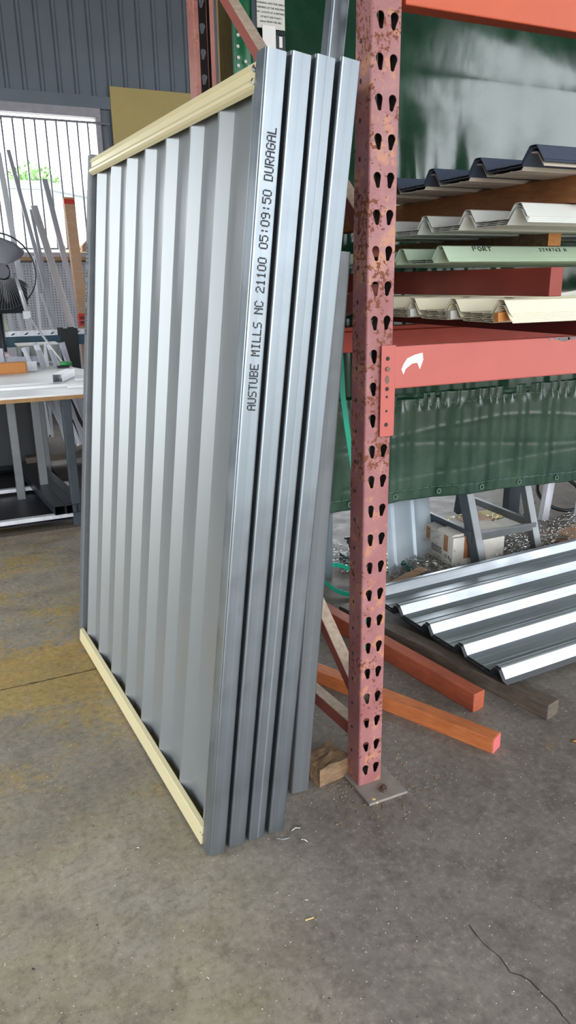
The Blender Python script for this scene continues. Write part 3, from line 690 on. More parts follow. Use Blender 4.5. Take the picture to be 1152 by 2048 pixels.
# ------------------------------------------------------------------ green welding curtains
def curtain(name, label, x0, x1, z0, z1, y, fn, m, nx=260, nz=60, parent=None):
    vs = [(x0 + (x1 - x0) * i / nx, y + fn(x0 + (x1 - x0) * i / nx, z0 + (z1 - z0) * j / nz), z0 + (z1 - z0) * j / nz + (.018 * sin(2.1 * (x0 + (x1 - x0) * i / nx)) * (1 - j / nz))) for i in range(nx + 1) for j in range(nz + 1)]
    fs = [(i * (nz + 1) + j, (i + 1) * (nz + 1) + j, (i + 1) * (nz + 1) + j + 1, i * (nz + 1) + j + 1) for i in range(nx) for j in range(nz)]
    o = solo(name, label, 'curtain', MB().add(vs, fs), m, None, 'welding curtains', smooth=True)
    sd = o.modifiers.new('thickness', 'SOLIDIFY'); sd.thickness = .0015
    return o
def fold_up(x, z):
    k = max(0, min(1, (2.12 - z) / .5)); k = k * k
    f = (.011 * sin(19 * x + 1.2 * sin(4.1 * x)) + .006 * sin(47 * x + 2 * z)) * k * (0.35 + .65 * max(0, min(1, (1.55 - x) / .6)))
    return f + .006 * sin(3.1 * x + 2.3 * z) + .004 * sin(9 * z + 1.7 * x) + .003 * sin(26 * z) * max(0, 1 - abs(z - 2.12) / .06)
def fold_lo(x, z):
    g = max(0, min(1, (z - .80) / .05))
    f = .010 * sin(8.3 * x + .8 * sin(5 * x)) + .0035 * sin(27 * x + 2.2 * sin(7 * x) + .8 * z) + .0012 * sin(71 * x + 3 * sin(4.3 * x)) + .006 * g * sin(96 * x + 2.6 * sin(17 * x))
    f += .0016 * math.exp(-((z - .60 - .07 * sin(2.2 * x) - .05 * x + .05) / .012) ** 2) - .0014 * math.exp(-((z - .70 + .04 * sin(3.1 * x)) / .009) ** 2) + .0016 * math.exp(-((z - .51 - .06 * (x - 1.3)) / .010) ** 2)
    return f + (.005 if z < .42 else 0)
cu = curtain('welding_curtain', 'dark green glossy welding curtain hanging behind the roof sheet stacks', .275, 3.3, .845, 2.75, 1.24, fold_up, 'vinyl')
cl_ = curtain('welding_curtain', 'dusty green welding curtain with hemmed edge below the waist-high beam', .28, 3.3, .372, .885, 1.228, fold_lo, 'vinyl_dusty', 520, 70)
hm = MB()
for k in range(74):
    x = .30 + k * .04; hm.tube([(x, 1.228 + fold_lo(x, .835) - .002, .835 + .004 * sin(9 * x)), (x + .028, 1.228 + fold_lo(x + .028, .835) - .002, .835 + .004 * sin(9 * x + .2))], .0012, 5)
    hm.tube([(x, 1.228 + fold_lo(x, .42) - .004, .425 + .018 * sin(2.1 * x)), (x + .03, 1.228 + fold_lo(x + .03, .42) - .004, .425 + .018 * sin(2.1 * x))], .0012, 5)
M['hem'] = mat('pale_green_thread', hx(96, 124, 104), .5); part(cl_, 'seam_stitching', hm, 'hem', kind='stuff')
ring = MB().tube([(.011 * cos(a), 0, .011 * sin(a)) for a in [i * pi / 6 for i in range(12)]], .003, 6, True).mesh('grommet', True)
for k in range(11):
    x = .66 + k * .245; g = part(cl_, 'grommet', ring, 'hem'); g.location = (x, 1.228 + fold_lo(x, .40) - .004, .400 + .018 * sin(2.1 * x))
cs = curtain('welding_curtain', 'narrow bright green curtain strip with white studs, beside the tan board', .186, .262, .9, 2.75, 1.262, lambda x, z: .004 * sin(60 * x), 'vinyl_bright', 8, 40)
stm = MB().disc((0, 0, 0), .006, .004, 8, Matrix.Rotation(pi / 2, 4, 'X')).mesh('stud')
for k, (x, z) in enumerate(((.206, 2.235), (.206, 2.20), (.204, 2.165), (.205, 2.13), (.204, 2.105), (.203, 2.08), (.232, 2.12), (.236, 2.09), (.245, 2.105), (.247, 2.08))):
    s_ = part(cs, 'stud', stm, 'label_white'); s_.location = (x, 1.259, z)
sg = thing('warning_label', 'white printed welding warning label hanging against the dark green curtain', 'label', (.254, 1.195, 2.213))
part(sg, 'label_sheet', MB().box(0, .106, 0, .002, 0, .34), 'label_white')
FX = frame((0, 0, 0), (1, 0, 0), (0, 0, 1), (0, -1, 0))
for k, (s_, b) in enumerate((('WARNING: NOT FOR DIRECT', 0), ('VIEWING OF THE WELDING', 0), ('ARC. LOCATE AT A DISTANCE', 0), ('OF NOT LESS THAN 2', 0), ('metres FROM THE ARC.', 0))):
    text(sg, 'printed_line', s_, .0082, 'ink', TR((.053, -.0008, .073 - k * .0138)) @ FX, 'CENTER')
text(sg, 'printed_line', 'www.', .008, 'ink', TR((.075, -.0008, .128)) @ FX, 'CENTER')
part(sg, 'paper_tag', MB().box(.018, .068, -.004, -.002, -.060, .008), 'paper', 'smaller white paper tag')
blk = thing('label_bracket', 'black bracket with white tag hanging below the warning label', 'bracket', (.318, 1.195, 2.17))
part(blk, 'bracket_body', MB().box(0, .045, 0, .02, -.03, .03), 'black', bevel=.004)
part(blk, 'white_tag', MB().box(.018, .030, -.003, 0, -.012, .022), 'paper')
for k in range(6): part(blk, 'tooth', MB().prism([(.002 + k * .0072, .030), (.006 + k * .0072, .030), (.0095 + k * .0072, .042), (.0065 + k * .0072, .042)], .004, .010, 'y'), 'black')
solo('upright_board', 'tan timber board standing on end behind the rear upright', 'timber', MB().box(0, .056, 0, .02, 0, 2.75), wood('olive_tan_board', hx(120, 98, 62), hx(146, 122, 80), (8, 8, 1)), frame((.262, 1.60, 0), (1, 0, 0), (0, 1, 0), (.0, 0, 1)), bevel=.002)
# strapping
def ribbon(pts, w, th=.0012, side=(0, 0, 1)):
    mb = MB(); vs = []; s0 = Vector(side)
    pts = [Vector(p) for p in pts]
    for i, p in enumerate(pts):
        d = (pts[min(i + 1, len(pts) - 1)] - pts[max(i - 1, 0)]).normalized(); s_ = (s0 - d * s0.dot(d)).normalized(); n_ = d.cross(s_)
        vs += [p + s_ * w / 2 + n_ * th, p - s_ * w / 2 + n_ * th, p - s_ * w / 2 - n_ * th, p + s_ * w / 2 - n_ * th]
    fs = [(4 * i + k, 4 * i + (k + 1) % 4, 4 * i + 4 + (k + 1) % 4, 4 * i + 4 + k) for i in range(len(pts) - 1) for k in range(4)] + [(0, 1, 2, 3), (4 * len(pts) - 4,) + tuple(4 * len(pts) - 4 + k for k in (1, 2, 3))]
    return mb.add(vs, fs)
solo('strapping_band', 'teal green strap hanging between the tubes and the rusty upright', 'strap', ribbon([(.118, .35, 1.24), (.128, .35, 1.13), (.133, .35, 1.055), (.147, .352, .97), (.168, .355, .86), (.19, .36, .74), (.215, .37, .55), (.25, .40, .30), (.30, .45, .02)], .017, .001, (1, 0, 0)), 'strap', group='green strapping')
solo('strapping_band', 'teal green strap loop lying on the floor behind the upright', 'strap', ribbon([(.66 + .09 * cos(a), 1.28 + .13 * sin(a), .012 + .05 * (1 + sin(a * 1.0)) * .5) for a in [i * 2 * pi / 20 for i in range(20)]], .022, .001, (0, 0, 1)), 'strap', group='green strapping')
solo('strapping_band', 'dark green strap end on the floor behind the zinc sheets', 'strap', ribbon([(1.04, 1.385, .03), (1.047, 1.33, .018), (1.05, 1.26, .012), (1.055, 1.17, .008), (1.07, 1.05, .004)], .03, .0015, (1, 0, .2)), mat('dark_green_strap', hx(8, 92, 76), .4), group='green strapping')

# ------------------------------------------------------------------ things behind the curtain
ls = thing('steel_sheet', 'pale grey ribbed steel sheet leaning behind the curtain hem', 'sheet', frame((.93, 1.305, .004), Vector((.91, .414, 0)).normalized(), Vector((-.40, .88, .0)).normalized(), (0, 0, 1)))
sl = [(0, 0), (.055, 0), (.062, .012), (.092, .012), (.10, 0), (.235, 0), (.243, .014), (.272, .014), (.28, 0), (.42, 0)]
shm = MB().strip([(x, -y) for x, y in sl], .0012, 0, .70)
shm.v = [(x + .26 * z, y + .28 * z, z) for x, y, z in shm.v]
part(ls, 'sheet_panel', shm, mat('pale_blue_grey_steel', hx(168, 178, 186), .35, .3, .04))
m_, l_ = along((.618, 1.395, .002), (.632, 1.42, .80)); 
solo('steel_tube', 'blue grey steel tube standing on end behind the panels', 'tube', MB().sqtube(.05, .05, .003, l_), mat('blue_grey_steel', hx(112, 122, 130), .4, .5, .06), m_)
bn = thing('steel_trestle', 'dark steel trestle with splayed legs standing over the taped carton', 'trestle', (1.34, 1.12, 0))
def leg(p, q, w=.042, m='leg_steel', par=bn, nm='leg', lab=None, d=.042):
    mm, L = along(p, q); o = part(par, nm, MB().sqtube(w, d, .003, L, mm, .003), m, lab); return o
# legs (local to the trestle): front pair, rear pair
leg((.012, .012, .004), (-.022, .262, .74), d=.07); leg((.385, .03, .004), (.352, .270, .74)); leg((.06, .80, .004), (-.01, .56, .74), m='dark_steel'); leg((.47, .80, .004), (.37, .57, .74), m='dark_steel')
part(bn, 'dark_side', MB().prism([(-.0015, .002), (.0005, .002), (.0005, .068), (-.0015, .068)], .0, .74, 'z', along((.012, .012, .004), (-.022, .262, .74))[0]), 'dark_steel', 'dark face of the near leg')  # thin darker plate laid over the left face of the leg
part(bn, 'cross_rail', MB().box(.035, .405, .078, .100, .135, .175), 'leg_steel', bevel=.002)
part(bn, 'side_rail', MB().box(-.002, .018, .09, .70, .12, .185), 'dark_steel', bevel=.002)
part(bn, 'side_rail', MB().box(.40, .422, .09, .70, .14, .178), 'leg_steel', bevel=.002)
part(bn, 'trestle_top', MB().box(-.05, .42, .15, .62, .74, .78), 'dark_steel', bevel=.002)
cb = thing('carton', 'dirty white carton with brown tape strips under the trestle', 'box', frame((1.262, 1.246, 0), (.9995, -.03, 0), (.03, .9995, 0), (0, 0, 1)))
part(cb, 'carton_body', MB().box(0, .315, 0, .27, 0, .149), 'box_white', bevel=.003)
part(cb, 'flap', MB().prism([(0, .1495), (.31, .1495), (.33, .160), (.02, .160)], .02, .15, 'y'), 'box_white', 'loose cardboard flap')
part(cb, 'flap', MB().prism([(.20, .151), (.33, .164), (.36, .156), (.22, .149)], .15, .26, 'y'), 'cardboard')
for k, y in enumerate((.045, .20)): part(cb, 'tape_strip', MB().box(-.0012, .002, y, y + .034, .065 + .02 * k, .1495), 'tape_brown')
for k, x in enumerate((.065, .135)): part(cb, 'tape_strip', MB().box(x, x + .042, -.0012, .002, .035, .1495), 'tape_brown')
SX = frame((0, 0, 0), (0, -1, 0), (0, 0, 1), (-1, 0, 0))
text(cb, 'printed_line', '10 Kg', .028, 'ink', TR((-.0008, .075, .030)) @ SX)
for k in range(4):
    rl = MB(); x = .0; rr_ = random.Random(k)
    while x < .085:
        w = rr_.uniform(.003, .009); rl.box(-.0008, .001, .185 - x - w, .185 - x, .066 - k * .009, .0705 - k * .009); x += w + .002
    part(cb, 'printed_smudge', rl, 'ink')
def stand(p, label):
    s_ = thing('stand', label, 'stand', p, 'steel stands by the back floor')
    part(s_, 'leg', MB().sqtube(.05, .04, .003, .75, along((0, 0, .001), (.10, .02, .75))[0]), 'alu'); part(s_, 'leg', MB().sqtube(.05, .04, .003, .75, along((.42, .03, .001), (.36, .03, .75))[0]), 'alu')
    part(s_, 'top_rail', MB().box(.08, .42, .0, .05, .75, .79), 'alu'); return s_
stand((2.18, 1.60, 0), 'galvanised stand leg behind the curtain, left of the two at right edge')
stand((2.31, 1.46, 0), 'galvanised stand leg nearest the right edge behind the curtain')
solo('steel_post', 'dark steel post standing behind the trestle rails', 'post', MB().sqtube(.085, .06, .003, .8), 'dark_steel', TR((2.10, 1.80, 0)))
solo('rubber_hose', 'black rubber hose looped on the floor by the stands', 'hose', MB().tube([(2.45 + .16 * cos(a), 1.75 + .10 * sin(a), .10 + .085 * sin(a * 1.0)) for a in [i * 2 * pi / 24 for i in range(22)]], .011, 7), 'black', smooth=True)
solo('clamp', 'black clamp handle standing by the stand leg', 'clamp', MB().tube([(2.00, 1.60, .012), (2.04, 1.60, .06), (2.10, 1.60, .13)], [.008, .008, .014], 7).tube([(2.0, 1.6, .012), (2.08, 1.6, .02)], .008, 6), 'black', smooth=True)
solo('timber_offcut', 'yellow topped plank lying flat behind the trestle', 'timber', MB().box(0, .36, 0, .10, 0, .03), 'board', TR((1.66, 1.74, 0)) @ RZ(.05), bevel=.003)
def slab(label, p, w, d, h, m, rz, tilt=0): return solo('cardboard_sheet', label, 'cardboard', MB().prism([(0, 0), (w * .4, h * .6), (w, h), (w, h + .006), (w * .4, h * .6 + .008), (0, .008)], 0, d, 'y'), m, TR(p) @ RZ(rz), 'cardboard scraps on the back floor')
slab('grey cardboard scrap on the swarf right of the trestle', (1.84, 1.28, .01), .40, .16, .02, 'wood_brown', -.15); slab('curled tan cardboard scrap by the stand legs', (1.98, 1.20, .008), .36, .14, .05, 'cardboard', .1)
slab('pale cardboard scrap behind the carton', (1.60, 1.42, .03), .30, .16, .03, 'box_white', .05); slab('tan cardboard strip on the floor behind the rusty upright', (.78, 1.10, .006), .34, .05, .02, 'cardboard', .35)
solo('metal_block', 'dark metal block on the floor behind the rusty upright', 'block', MB().box(0, .16, 0, .07, 0, .05), 'dark_steel', TR((.80, 1.50, 0)), bevel=.003)
solo('knob', 'black knob on a thin rod standing in the swarf', 'knob', MB().tube([(.90, 1.62, .0), (.885, 1.62, .07)], .004, 6).tube([(.885, 1.62, .07), (.883, 1.62, .10)], .012, 8).tube([(.86, 1.62, .10), (.91, 1.62, .10)], .006, 6), 'black')
def swarf(label, spots, n, seed):
    rn = random.Random(seed); mb = MB()
    for k in range(n):
        cx, cy, rx, ry, hh = rn.choice(spots); x, y = rn.gauss(cx, rx), rn.gauss(cy, ry); z = rn.uniform(.003, hh); a = rn.uniform(0, 2 * pi)
        if rn.random() < .55:
            R_ = rn.uniform(.008, .022); tilt = rn.uniform(-1, 1)
            pts = [(x + R_ * cos(a + t_ * .8), y + R_ * sin(a + t_ * .8), max(.002, z + R_ * .6 * tilt * sin(t_ * .8) + t_ * .0012)) for t_ in range(7)]
        else:
            L = rn.uniform(.02, .06); pts = [(x + L * t_ / 3 * cos(a + .2 * t_), y + L * t_ / 3 * sin(a + .2 * t_), max(.002, z + .004 * t_ * rn.uniform(-1, 1))) for t_ in range(4)]
        mb.tube(pts, rn.uniform(.0012, .0026), 4, flat=.4)
    return solo('swarf', label, 'swarf', mb, 'swarf', kind='stuff')
swarf('curled bright steel swarf heaped on the floor behind the curtain', [(.82, 1.52, .06, .10, .05), (.92, 1.42, .10, .07, .03), (1.13, 1.30, .08, .07, .03), (1.10, 1.20, .10, .06, .02), (1.72, 1.24, .09, .06, .07), (1.78, 1.30, .08, .05, .08), (2.02, 1.30, .14, .08, .07), (2.3, 1.40, .16, .10, .06), (1.36, 1.40, .08, .06, .15), (1.75, 1.72, .12, .05, .04)], 1500, 4)

# ------------------------------------------------------------------ left background: bench, saw line, stock
tb = thing('workbench', 'workbench with white top and plywood edge, left of the panels', 'table', (-1.9, 2.68, 0))
part(tb, 'bench_top', MB().prism([(0, .01), (1.70, -.005), (1.95, .30), (1.90, 1.2), (1.74, 1.83), (0, 1.85)], .788, .80), 'top_white')
part(tb, 'top_edge', MB().prism([(0, .0085), (1.702, -.0065), (1.702, .004), (0, .02)], .768, .789), 'ply', 'raw plywood edge')
for x, y in ((1.32, .62), (1.46, .56), (1.55, 1.10), (1.57, .03), (.2, .1)): part(tb, 'leg', MB().sqtube(.05, .05, .003, .768, TR((x, y, 0))), 'leg_steel' if y > .2 else 'dark_steel')
part(tb, 'shelf_rail', MB().box(0, 1.62, .035, .075, .083, .107), 'alu', bevel=.002); part(tb, 'shelf_rail', MB().box(0, 1.66, .75, .79, .083, .107), 'alu', bevel=.002)
part(tb, 'shelf_tray', MB().box(0, 1.64, .06, 1.95, .058, .066), 'black'); part(tb, 'skid', MB().box(0, 1.60, .0, .09, 0, .03), 'wood_grey')
for k, (x, lab) in enumerate(((-.432, 'left one of three'), (-.367, 'middle one of three'), (-.303, 'right one of three'))):
    solo('black_tube', 'black rectangular steel tube on the bench shelf, %s' % lab, 'tube', MB().sqtube(.062, .052, .003, 1.25, along((x, 2.70, .1605), (x - .10 - .01 * k, 3.96, .1605))[0]), 'black_steel', None, 'black tubes under the bench')
def rrect(x0, x1, y0, y1, r): return [(cx + r * cos(radians(a0 + 30 * k)), cy + r * sin(radians(a0 + 30 * k))) for cx, cy, a0 in ((x1 - r, y0 + r, -90), (x1 - r, y1 - r, 0), (x0 + r, y1 - r, 90), (x0 + r, y0 + r, 180)) for k in range(4)]
solo('plastic_bin', 'black plastic crate filling the space under the workbench', 'bin', MB().prism(rrect(0, .55, 0, .58, .07), 0, .58, 'x'), 'black', frame((-.86, 4.0, .07), (1, 0, 0), (0, 1, 0), (0, 0, 1)), bevel=.02)
rn = random.Random(12)
for k in range(9):
    x = -.22 + .030 * k; lean = (.20 if k % 2 else .11) + .03 * (k % 3)
    solo('aluminium_section', ['wide dull', 'bright thin', 'dull thin'][k % 3] + ' aluminium section, %s from the left where the heap meets the bench end' % ['first', 'second', 'third', 'fourth', 'fifth', 'sixth', 'seventh', 'eighth', 'ninth'][k], 'section',
         MB().sqtube(.03 if k % 3 else .04, .012, .0015, .78), 'alu' if k % 2 else 'alu_dark', along((x + .06, 3.95 + .03 * (k % 4), .22 + .01 * (k % 3)), (x - lean + .06, 4.2, .92))[0], 'sections leaning under the bench')
solo('scrap_stillage', 'low steel ledge holding the sections behind the bench', 'ledge', MB().box(-.45, .4, 3.9, 4.6, .16, .20), 'wood_grey')
# on the bench
solo('timber_offcut', 'tan timber offcut with bolt holes on the bench, at the left edge', 'timber', MB().box(-.45, 0, 0, .07, 0, .075), 'wood_tan', TR((-.378, 3.84, .80)), bevel=.008)
solo('aluminium_angle', 'grey aluminium angle lying behind the tan timber offcut', 'section', MB().prism([(0, 0), (.10, 0), (.10, .004), (.005, .004), (.005, .065), (0, .065)], -.5, .10, 'x'), 'alu', TR((-.40, 3.95, .80)))
solo('square_tube_offcut', 'short bright square tube offcut on the front of the bench', 'tube', MB().sqtube(.06, .05, .002, .30), 'alu', frame((-.30, 3.21, .80), (.917, -.40, 0), (0, 0, 1), (-.40, -.917, 0)) @ TR((0, 0, -.30)))
for k, (p, L, a, lab) in enumerate((((-.75, 3.10, .80), .42, .10, 'white strip lying lengthways on the bench at the left'), ((-.70, 2.98, .80), .62, -.02, 'long white strip across the front of the bench'), ((-.26, 2.90, .80), .20, -.12, 'white strip nearest the panel corner on the bench'), ((-.17, 3.2, .80), .16, -.05, 'short white strip behind the square offcut'))):
    solo('white_strip', lab, 'strip', MB().box(0, L, 0, .03, 0, .016), 'top_white', TR(p) @ RZ(a), 'white strips on the bench', bevel=.002)
sw = thing('clamping_bar', 'grey clamping bar with dark knobs at the back of the bench', 'tool', (-.75, 4.25, .80))
part(sw, 'bar_body', MB().box(0, .52, 0, .06, .03, .075), 'alu_dark', bevel=.004)
for x in (.24, .42): part(sw, 'knob', MB().disc((x, .03, .06), .03, .05, 10), 'black'); part(sw, 'post', MB().box(x - .02, x + .02, -.02, .02, 0, .14), 'alu_dark')
part(sw, 'fin', MB().prism([(.53, 0), (.57, 0), (.56, .16), (.55, .16)], -.01, .03, 'y'), 'alu')
solo('plastic_bag', 'pink and white printed bag lying at the back of the bench', 'bag', MB().prism([(-.3, 0), (.0, 0), (.02, .05), (-.02, .09), (-.12, .10), (-.3, .095)], 0, .2, 'y'), 'pinkbag', TR((-.42, 4.38, .80)), bevel=.01)
ct = thing('clear_tub', 'clear plastic tub at the back of the bench', 'tub', (-.37, 4.40, .80))
part(ct, 'tub_body', MB().box(0, .29, 0, .2, .02, .145), 'clear', bevel=.01); part(ct, 'tub_rim', MB().box(-.005, .295, -.005, .205, .14, .15), 'label_white')
part(ct, 'roll', MB().tube([(.06, .1, .085), (.20, .1, .085)], .045, 12), 'cream_sheet')
fc = thing('bar_clamp', 'long pale bar clamp with green grip leaning against the roller line', 'clamp', (-.10, 4.05, .80))
part(fc, 'clamp_bar', MB().tube([(0, 0, .02), (-.13, .33, .28), (-.16, .42, .345)], .009, 6), 'clamp', smooth=True)
part(fc, 'clamp_head', MB().box(-.20, -.145, .40, .44, .33, .39), 'clamp', bevel=.004); part(fc, 'clamp_arm', MB().tube([(-.17, .42, .38), (-.21, .50, .62), (-.215, .52, .66)], [.018, .012, .008], 8), 'clamp', smooth=True)
part(fc, 'grip', MB().tube([(-.03, 0, .03), (.05, 0, .025)], .016, 8), 'green_grip', smooth=True); part(fc, 'clamp_foot', MB().box(-.05, .03, -.02, .03, 0, .016), 'black')
rl = thing('roller_line', 'dark teal steel beam with slotted pale rail behind the bench', 'beam', (-1.6, 4.8, 0))
part(rl, 'teal_beam', MB().box(0, 1.95, 0, .06, .905, .985), 'teal', bevel=.004); part(rl, 'slotted_rail', MB().prism([(0, .985), (.10, .985), (.10, .992), (.008, 1.028), (0, 1.028)], 0, 1.95, 'x'), 'alu', bevel=.001)
for k in range(18): part(rl, 'slot', MB().prism([(.02 + k * .10 + .3, .996), (.04 + k * .10 + .3, .996), (.06 + k * .10 + .3, 1.012), (.045 + k * .10 + .3, 1.012)], -.001, .002, 'y'), 'crackdark')
part(rl, 'leg', MB().box(1.60, 1.74, -.01, .05, 0, 1.035), 'black', bevel=.004); part(rl, 'leg', MB().box(.2, .34, .01, .05, 0, .905), 'black')
part(rl, 'stop_plate', MB().box(1.58, 1.625, -.02, .0, .985, 1.045), 'black'); part(rl, 'stop_plate', MB().box(1.66, 1.71, -.02, .0, .985, 1.045), 'black')
solo('saw_housing', 'beige machine housing on the roller line at the left edge', 'machine', MB().prism([(-.40, 1.028), (-.035, 1.028), (-.042, 1.08), (-.075, 1.20), (-.11, 1.24), (-.40, 1.26)], 0, .12, 'y'), 'beige_case', TR((-.345, 4.78, 0)), bevel=.01)
# leaning stock against the window
def stock(name, label, cat, p, q, w, d, m, grp='lengths leaning at the window', t_=.002):
    mm, L = along(p, q); return solo(name, label, cat, MB().sqtube(w, d, t_, L, r=.002), m, mm, grp)
stock('aluminium_tube', 'tallest aluminium tube leaning at the window behind the fan', 'tube', (.18, 5.15, .012), (-.10, 6.22, 2.55), .034, .034, 'alu_dark')
stock('aluminium_tube', 'thin aluminium tube leaning right beside the tallest one', 'tube', (.14, 5.35, .012), (.04, 6.2, 2.05), .030, .02, 'alu_dark')
stock('aluminium_tube', 'wide bright aluminium channel leaning mid window', 'tube', (.36, 5.3, .012), (.055, 6.2, 2.08), .062, .03, 'alu')
stock('aluminium_tube', 'tall grey aluminium tube leaning left of the wrapped carton', 'tube', (.40, 5.3, .012), (.19, 6.25, 2.32), .048, .03, 'alu_dark')
stock('aluminium_tube', 'short pale length standing behind the teal beam near the fan', 'tube', (-.26, 5.2, .012), (-.32, 5.6, 1.16), .036, .02, 'alu')
stock('aluminium_tube', 'short bright length standing right of the pale one', 'tube', (-.15, 5.2, .012), (-.25, 5.6, 1.22), .030, .02, 'alu')
stock('aluminium_tube', 'thin bright length standing between the fan and the channel', 'tube', (-.10, 5.3, .012), (-.045, 5.7, 1.62), .024, .02, 'alu')
stock('aluminium_tube', 'leaning narrow strip crossing low behind the teal beam', 'tube', (.20, 5.3, .012), (-.01, 5.7, 1.30), .022, .012, 'alu')
stock('aluminium_tube', 'wide pale length leaning at the left edge of the photo', 'tube', (-.10, 5.7, .012), (-.20, 6.2, 2.52), .05, .03, 'alu')
mm, L = along((.245, 5.1, .01), (.288, 5.75, 2.12))
cbx = thing('wrapped_carton', 'long brown cardboard carton in clear wrap leaning at the window', 'box', mm)
part(cbx, 'carton_body', MB().box(0, .088, 0, .08, 0, L), 'cardboard', bevel=.004)
part(cbx, 'red_tape', MB().box(-.001, .089, -.001, .081, L * .478, L * .528), 'tape_red'); part(cbx, 'red_tape', MB().box(-.001, .089, -.001, .081, L * .972, L * .992), 'tape_red')
for k in range(2):
    tx = MB(); x = .012
    while x < .055: tx.box(x, x + .006, -.0018, 0, L * .478 + .02 + k * .04, L * .478 + .045 + k * .04); x += .009
    part(cbx, 'tape_print', tx, 'ink')
wr = MB()
for k in range(14):
    z = L * (.50 + .033 * k); wr.tube([(-.002, -.002, z), (.045, -.004, z + .05 * sin(k * 2.1)), (.09, -.002, z + .06 * cos(k * 1.3))], .0016, 5)
part(cbx, 'wrap_crease', wr, 'label_white')
solo('cardboard_box', 'open brown cardboard box on the window sill behind the panel', 'box', MB().prism([(0, 0), (.16, 0), (.16, .10), (.05, .11), (.0, .06)], 0, .12, 'y'), 'cardboard', TR((.60, 6.80, 1.703)), bevel=.004)
solo('tape_roll', 'small stack of grey tape rolls on the window sill', 'tape', MB().tube([(.40, 6.84, 1.703), (.40, 6.84, 1.76)], .035, 14), 'alu_dark', None)
# pedestal fan
M['fan_grey'] = mat('grey_fan_plastic', hx(120, 118, 128), .5, 0, .06)
fan = thing('pedestal_fan', 'dark grey pedestal fan with wire guard at the left edge', 'fan', TR((-.42, 4.55, 1.47)) @ RZ(.25))
part(fan, 'guard_rim', MB().tube([(.27 * cos(a), 0, .27 * sin(a)) for a in [i * pi / 20 for i in range(40)]], .0065, 6, True), 'dark_steel', smooth=True)
gw = MB()
for k in range(72):
    a = 2 * pi * k / 72; gw.tube([(.06 * cos(a), -.075, .06 * sin(a)), (.17 * cos(a + .05), -.07, .17 * sin(a + .05)), (.27 * cos(a + .09), -.003, .27 * sin(a + .09))], .0013, 4)
part(fan, 'guard_wire', gw, 'bar_grey', kind='stuff')
for k, a0 in enumerate((-.95, 1.15, 3.25)):
    bl = MB(); n = 8; vs = []
    for j in range(n + 1):
        r = .05 + .195 * j / n; w0 = .50 + .32 * sin(pi * j / n * .8)
        for s_ in (-1, -.3, .4, 1): a = a0 + s_ * w0 * .75; vs.append((r * cos(a), .02 + .035 * s_, r * sin(a)))
    fs = [(4 * j + k_, 4 * j + k_ + 1, 4 * j + 5 + k_, 4 * j + 4 + k_) for j in range(n) for k_ in range(3)]
    b = part(fan, 'blade', bl.add(vs, fs), 'black' if k == 0 else 'fan_grey', smooth=True); sd = b.modifiers.new('t', 'SOLIDIFY'); sd.thickness = .003
part(fan, 'hub', MB().tube([(0, -.06, 0), (0, .06, 0)], .05, 14), 'fan_grey', smooth=False); part(fan, 'motor', MB().tube([(0, .06, 0), (0, .12, 0), (0, .20, 0)], [.10, .10, .06], 14), 'black')
part(fan, 'rear_bowl', MB().tube([(0, .10, 0), (0, .06, 0), (0, .0, 0)], [.12, .20, .255], 24), 'black') if False else None
part(fan, 'stand_collar', MB().prism([(-.05, -.30), (.19, -.30), (.20, -.12), (.05, -.02), (-.10, -.05)], .02, .10, 'y'), 'black', bevel=.012)
part(fan, 'pole', MB().tube([(0, .12, -.05), (0, .12, -1.45)], .022, 10), 'black', smooth=True); part(fan, 'fan_base', MB().disc((0, .12, -1.468), .24, .02, 24), 'black')

# ------------------------------------------------------------------ bits on the floor
def bit(name, label, cat, pts, r, m, flat=.5): return solo(name, label, cat, MB().tube(pts, r, 5, flat=flat), m, smooth=True)
bit('wood_chip', 'pale wood chip beside the upright base plate', 'chip', [(.003, -.050, .005), (.010, -.066, .006), (.013, -.080, .004)], [.004, .0075, .003], 'chipwood')
bit('steel_shaving', 'thin curled white shaving at the foot of the innermost panel', 'shaving', [(-.293, -.078, .003), (-.281, -.090, .005), (-.266, -.095, .006), (-.252, -.090, .004)], .0016, 'swarf')
bit('steel_shaving', 'crumpled shaving lying on bare floor right of the panel feet', 'shaving', [(-.240, -.112, .004), (-.236, -.120, .013), (-.228, -.117, .006), (-.224, -.126, .004)], [.002, .004, .003, .002], 'swarf')
bit('steel_shaving', 'loose bright shaving just right of the innermost panel foot', 'shaving', [(-.245, -.072, .003), (-.232, -.068, .007), (-.222, -.072, .004), (-.212, -.066, .004)], [.002, .004, .003, .002], 'swarf')
bit('wood_chip', 'brown chip at the right edge of the floor', 'chip', [(.700, -.10, .004), (.714, -.108, .006), (.722, -.112, .004)], [.004, .007, .003], 'wood_tan')
bit('plastic_sliver', 'pale grey sliver in the bottom left corner of the floor', 'sliver', [(-.872, -.348, .002), (-.864, -.372, .003), (-.852, -.392, .002)], [.002, .005, .001], 'alu')
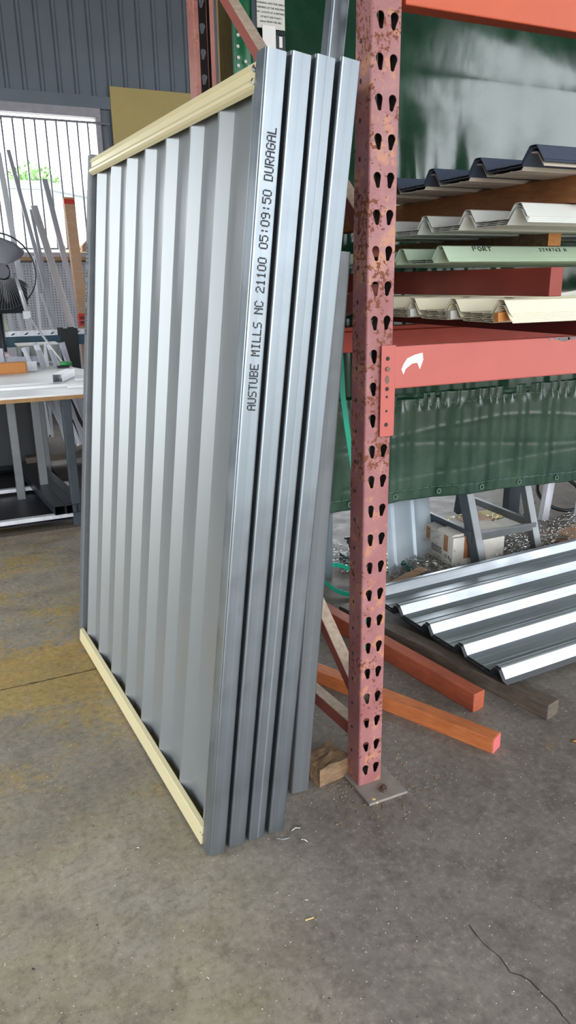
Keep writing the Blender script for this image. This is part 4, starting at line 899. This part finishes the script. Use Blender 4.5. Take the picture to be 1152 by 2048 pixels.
bit('wood_chip', 'thin straw chip in the middle of the open floor', 'chip', [(-.335, -.338, .002), (-.315, -.340, .003)], .0022, 'chipwood')
rn = random.Random(31); db = MB()
for k in range(1500):
    x, y = rn.uniform(-1.0, .95), rn.uniform(-.95, 2.3); a = rn.uniform(0, pi); L = rn.uniform(.0006, .0024) * (2.6 if rn.random() < .05 else 1); w = rn.uniform(.0005, .0012)
    dx, dy = cos(a), sin(a); db.add([(x + dx * L, y + dy * L, .0006), (x - dy * w, y + dx * w, .0006), (x - dx * L, y - dy * L, .0006), (x + dy * w, y - dx * w, .0006), (x, y, .002)], [(0, 1, 4), (1, 2, 4), (2, 3, 4), (3, 0, 4)])
solo('floor_grit', 'pale grit and filings scattered over the concrete', 'grit', db, mat('pale_grit', hx(206, 200, 186), .7, 0, .25, 30), kind='stuff')
db3 = MB()
for k in range(700):
    x, y = rn.uniform(-1.0, .95), rn.uniform(-.95, 2.3); L = rn.uniform(.0008, .0026) * (2.5 if rn.random() < .05 else 1); a = rn.uniform(0, pi); dx, dy = cos(a), sin(a)
    db3.add([(x + dx * L, y + dy * L, .0006), (x - dy * L * .5, y + dx * L * .5, .0006), (x - dx * L, y - dy * L, .0006), (x + dy * L * .5, y - dx * L * .5, .0006), (x, y, .0018)], [(0, 1, 4), (1, 2, 4), (2, 3, 4), (3, 0, 4)])
solo('floor_grit', 'dark specks of dirt scattered over the concrete', 'grit', db3, 'crackdark', kind='stuff')
db2 = MB()
for k in range(260):
    x, y = rn.gauss(.03, .10), rn.gauss(-.02, .07); L = rn.uniform(.001, .005); a = rn.uniform(0, pi); dx, dy = cos(a), sin(a)
    if -.012 < x < .112 and -.078 < y < .085: continue
    db2.add([(x + dx * L, y + dy * L, .0006), (x - dy * L * .5, y + dx * L * .5, .0006), (x - dx * L, y - dy * L, .0006), (x + dy * L * .5, y - dx * L * .5, .0006), (x, y, .004)], [(0, 1, 4), (1, 2, 4), (2, 3, 4), (3, 0, 4)])
solo('floor_grit', 'brown dirt crumbs gathered round the upright foot', 'grit', db2, 'wood_brown', kind='stuff')
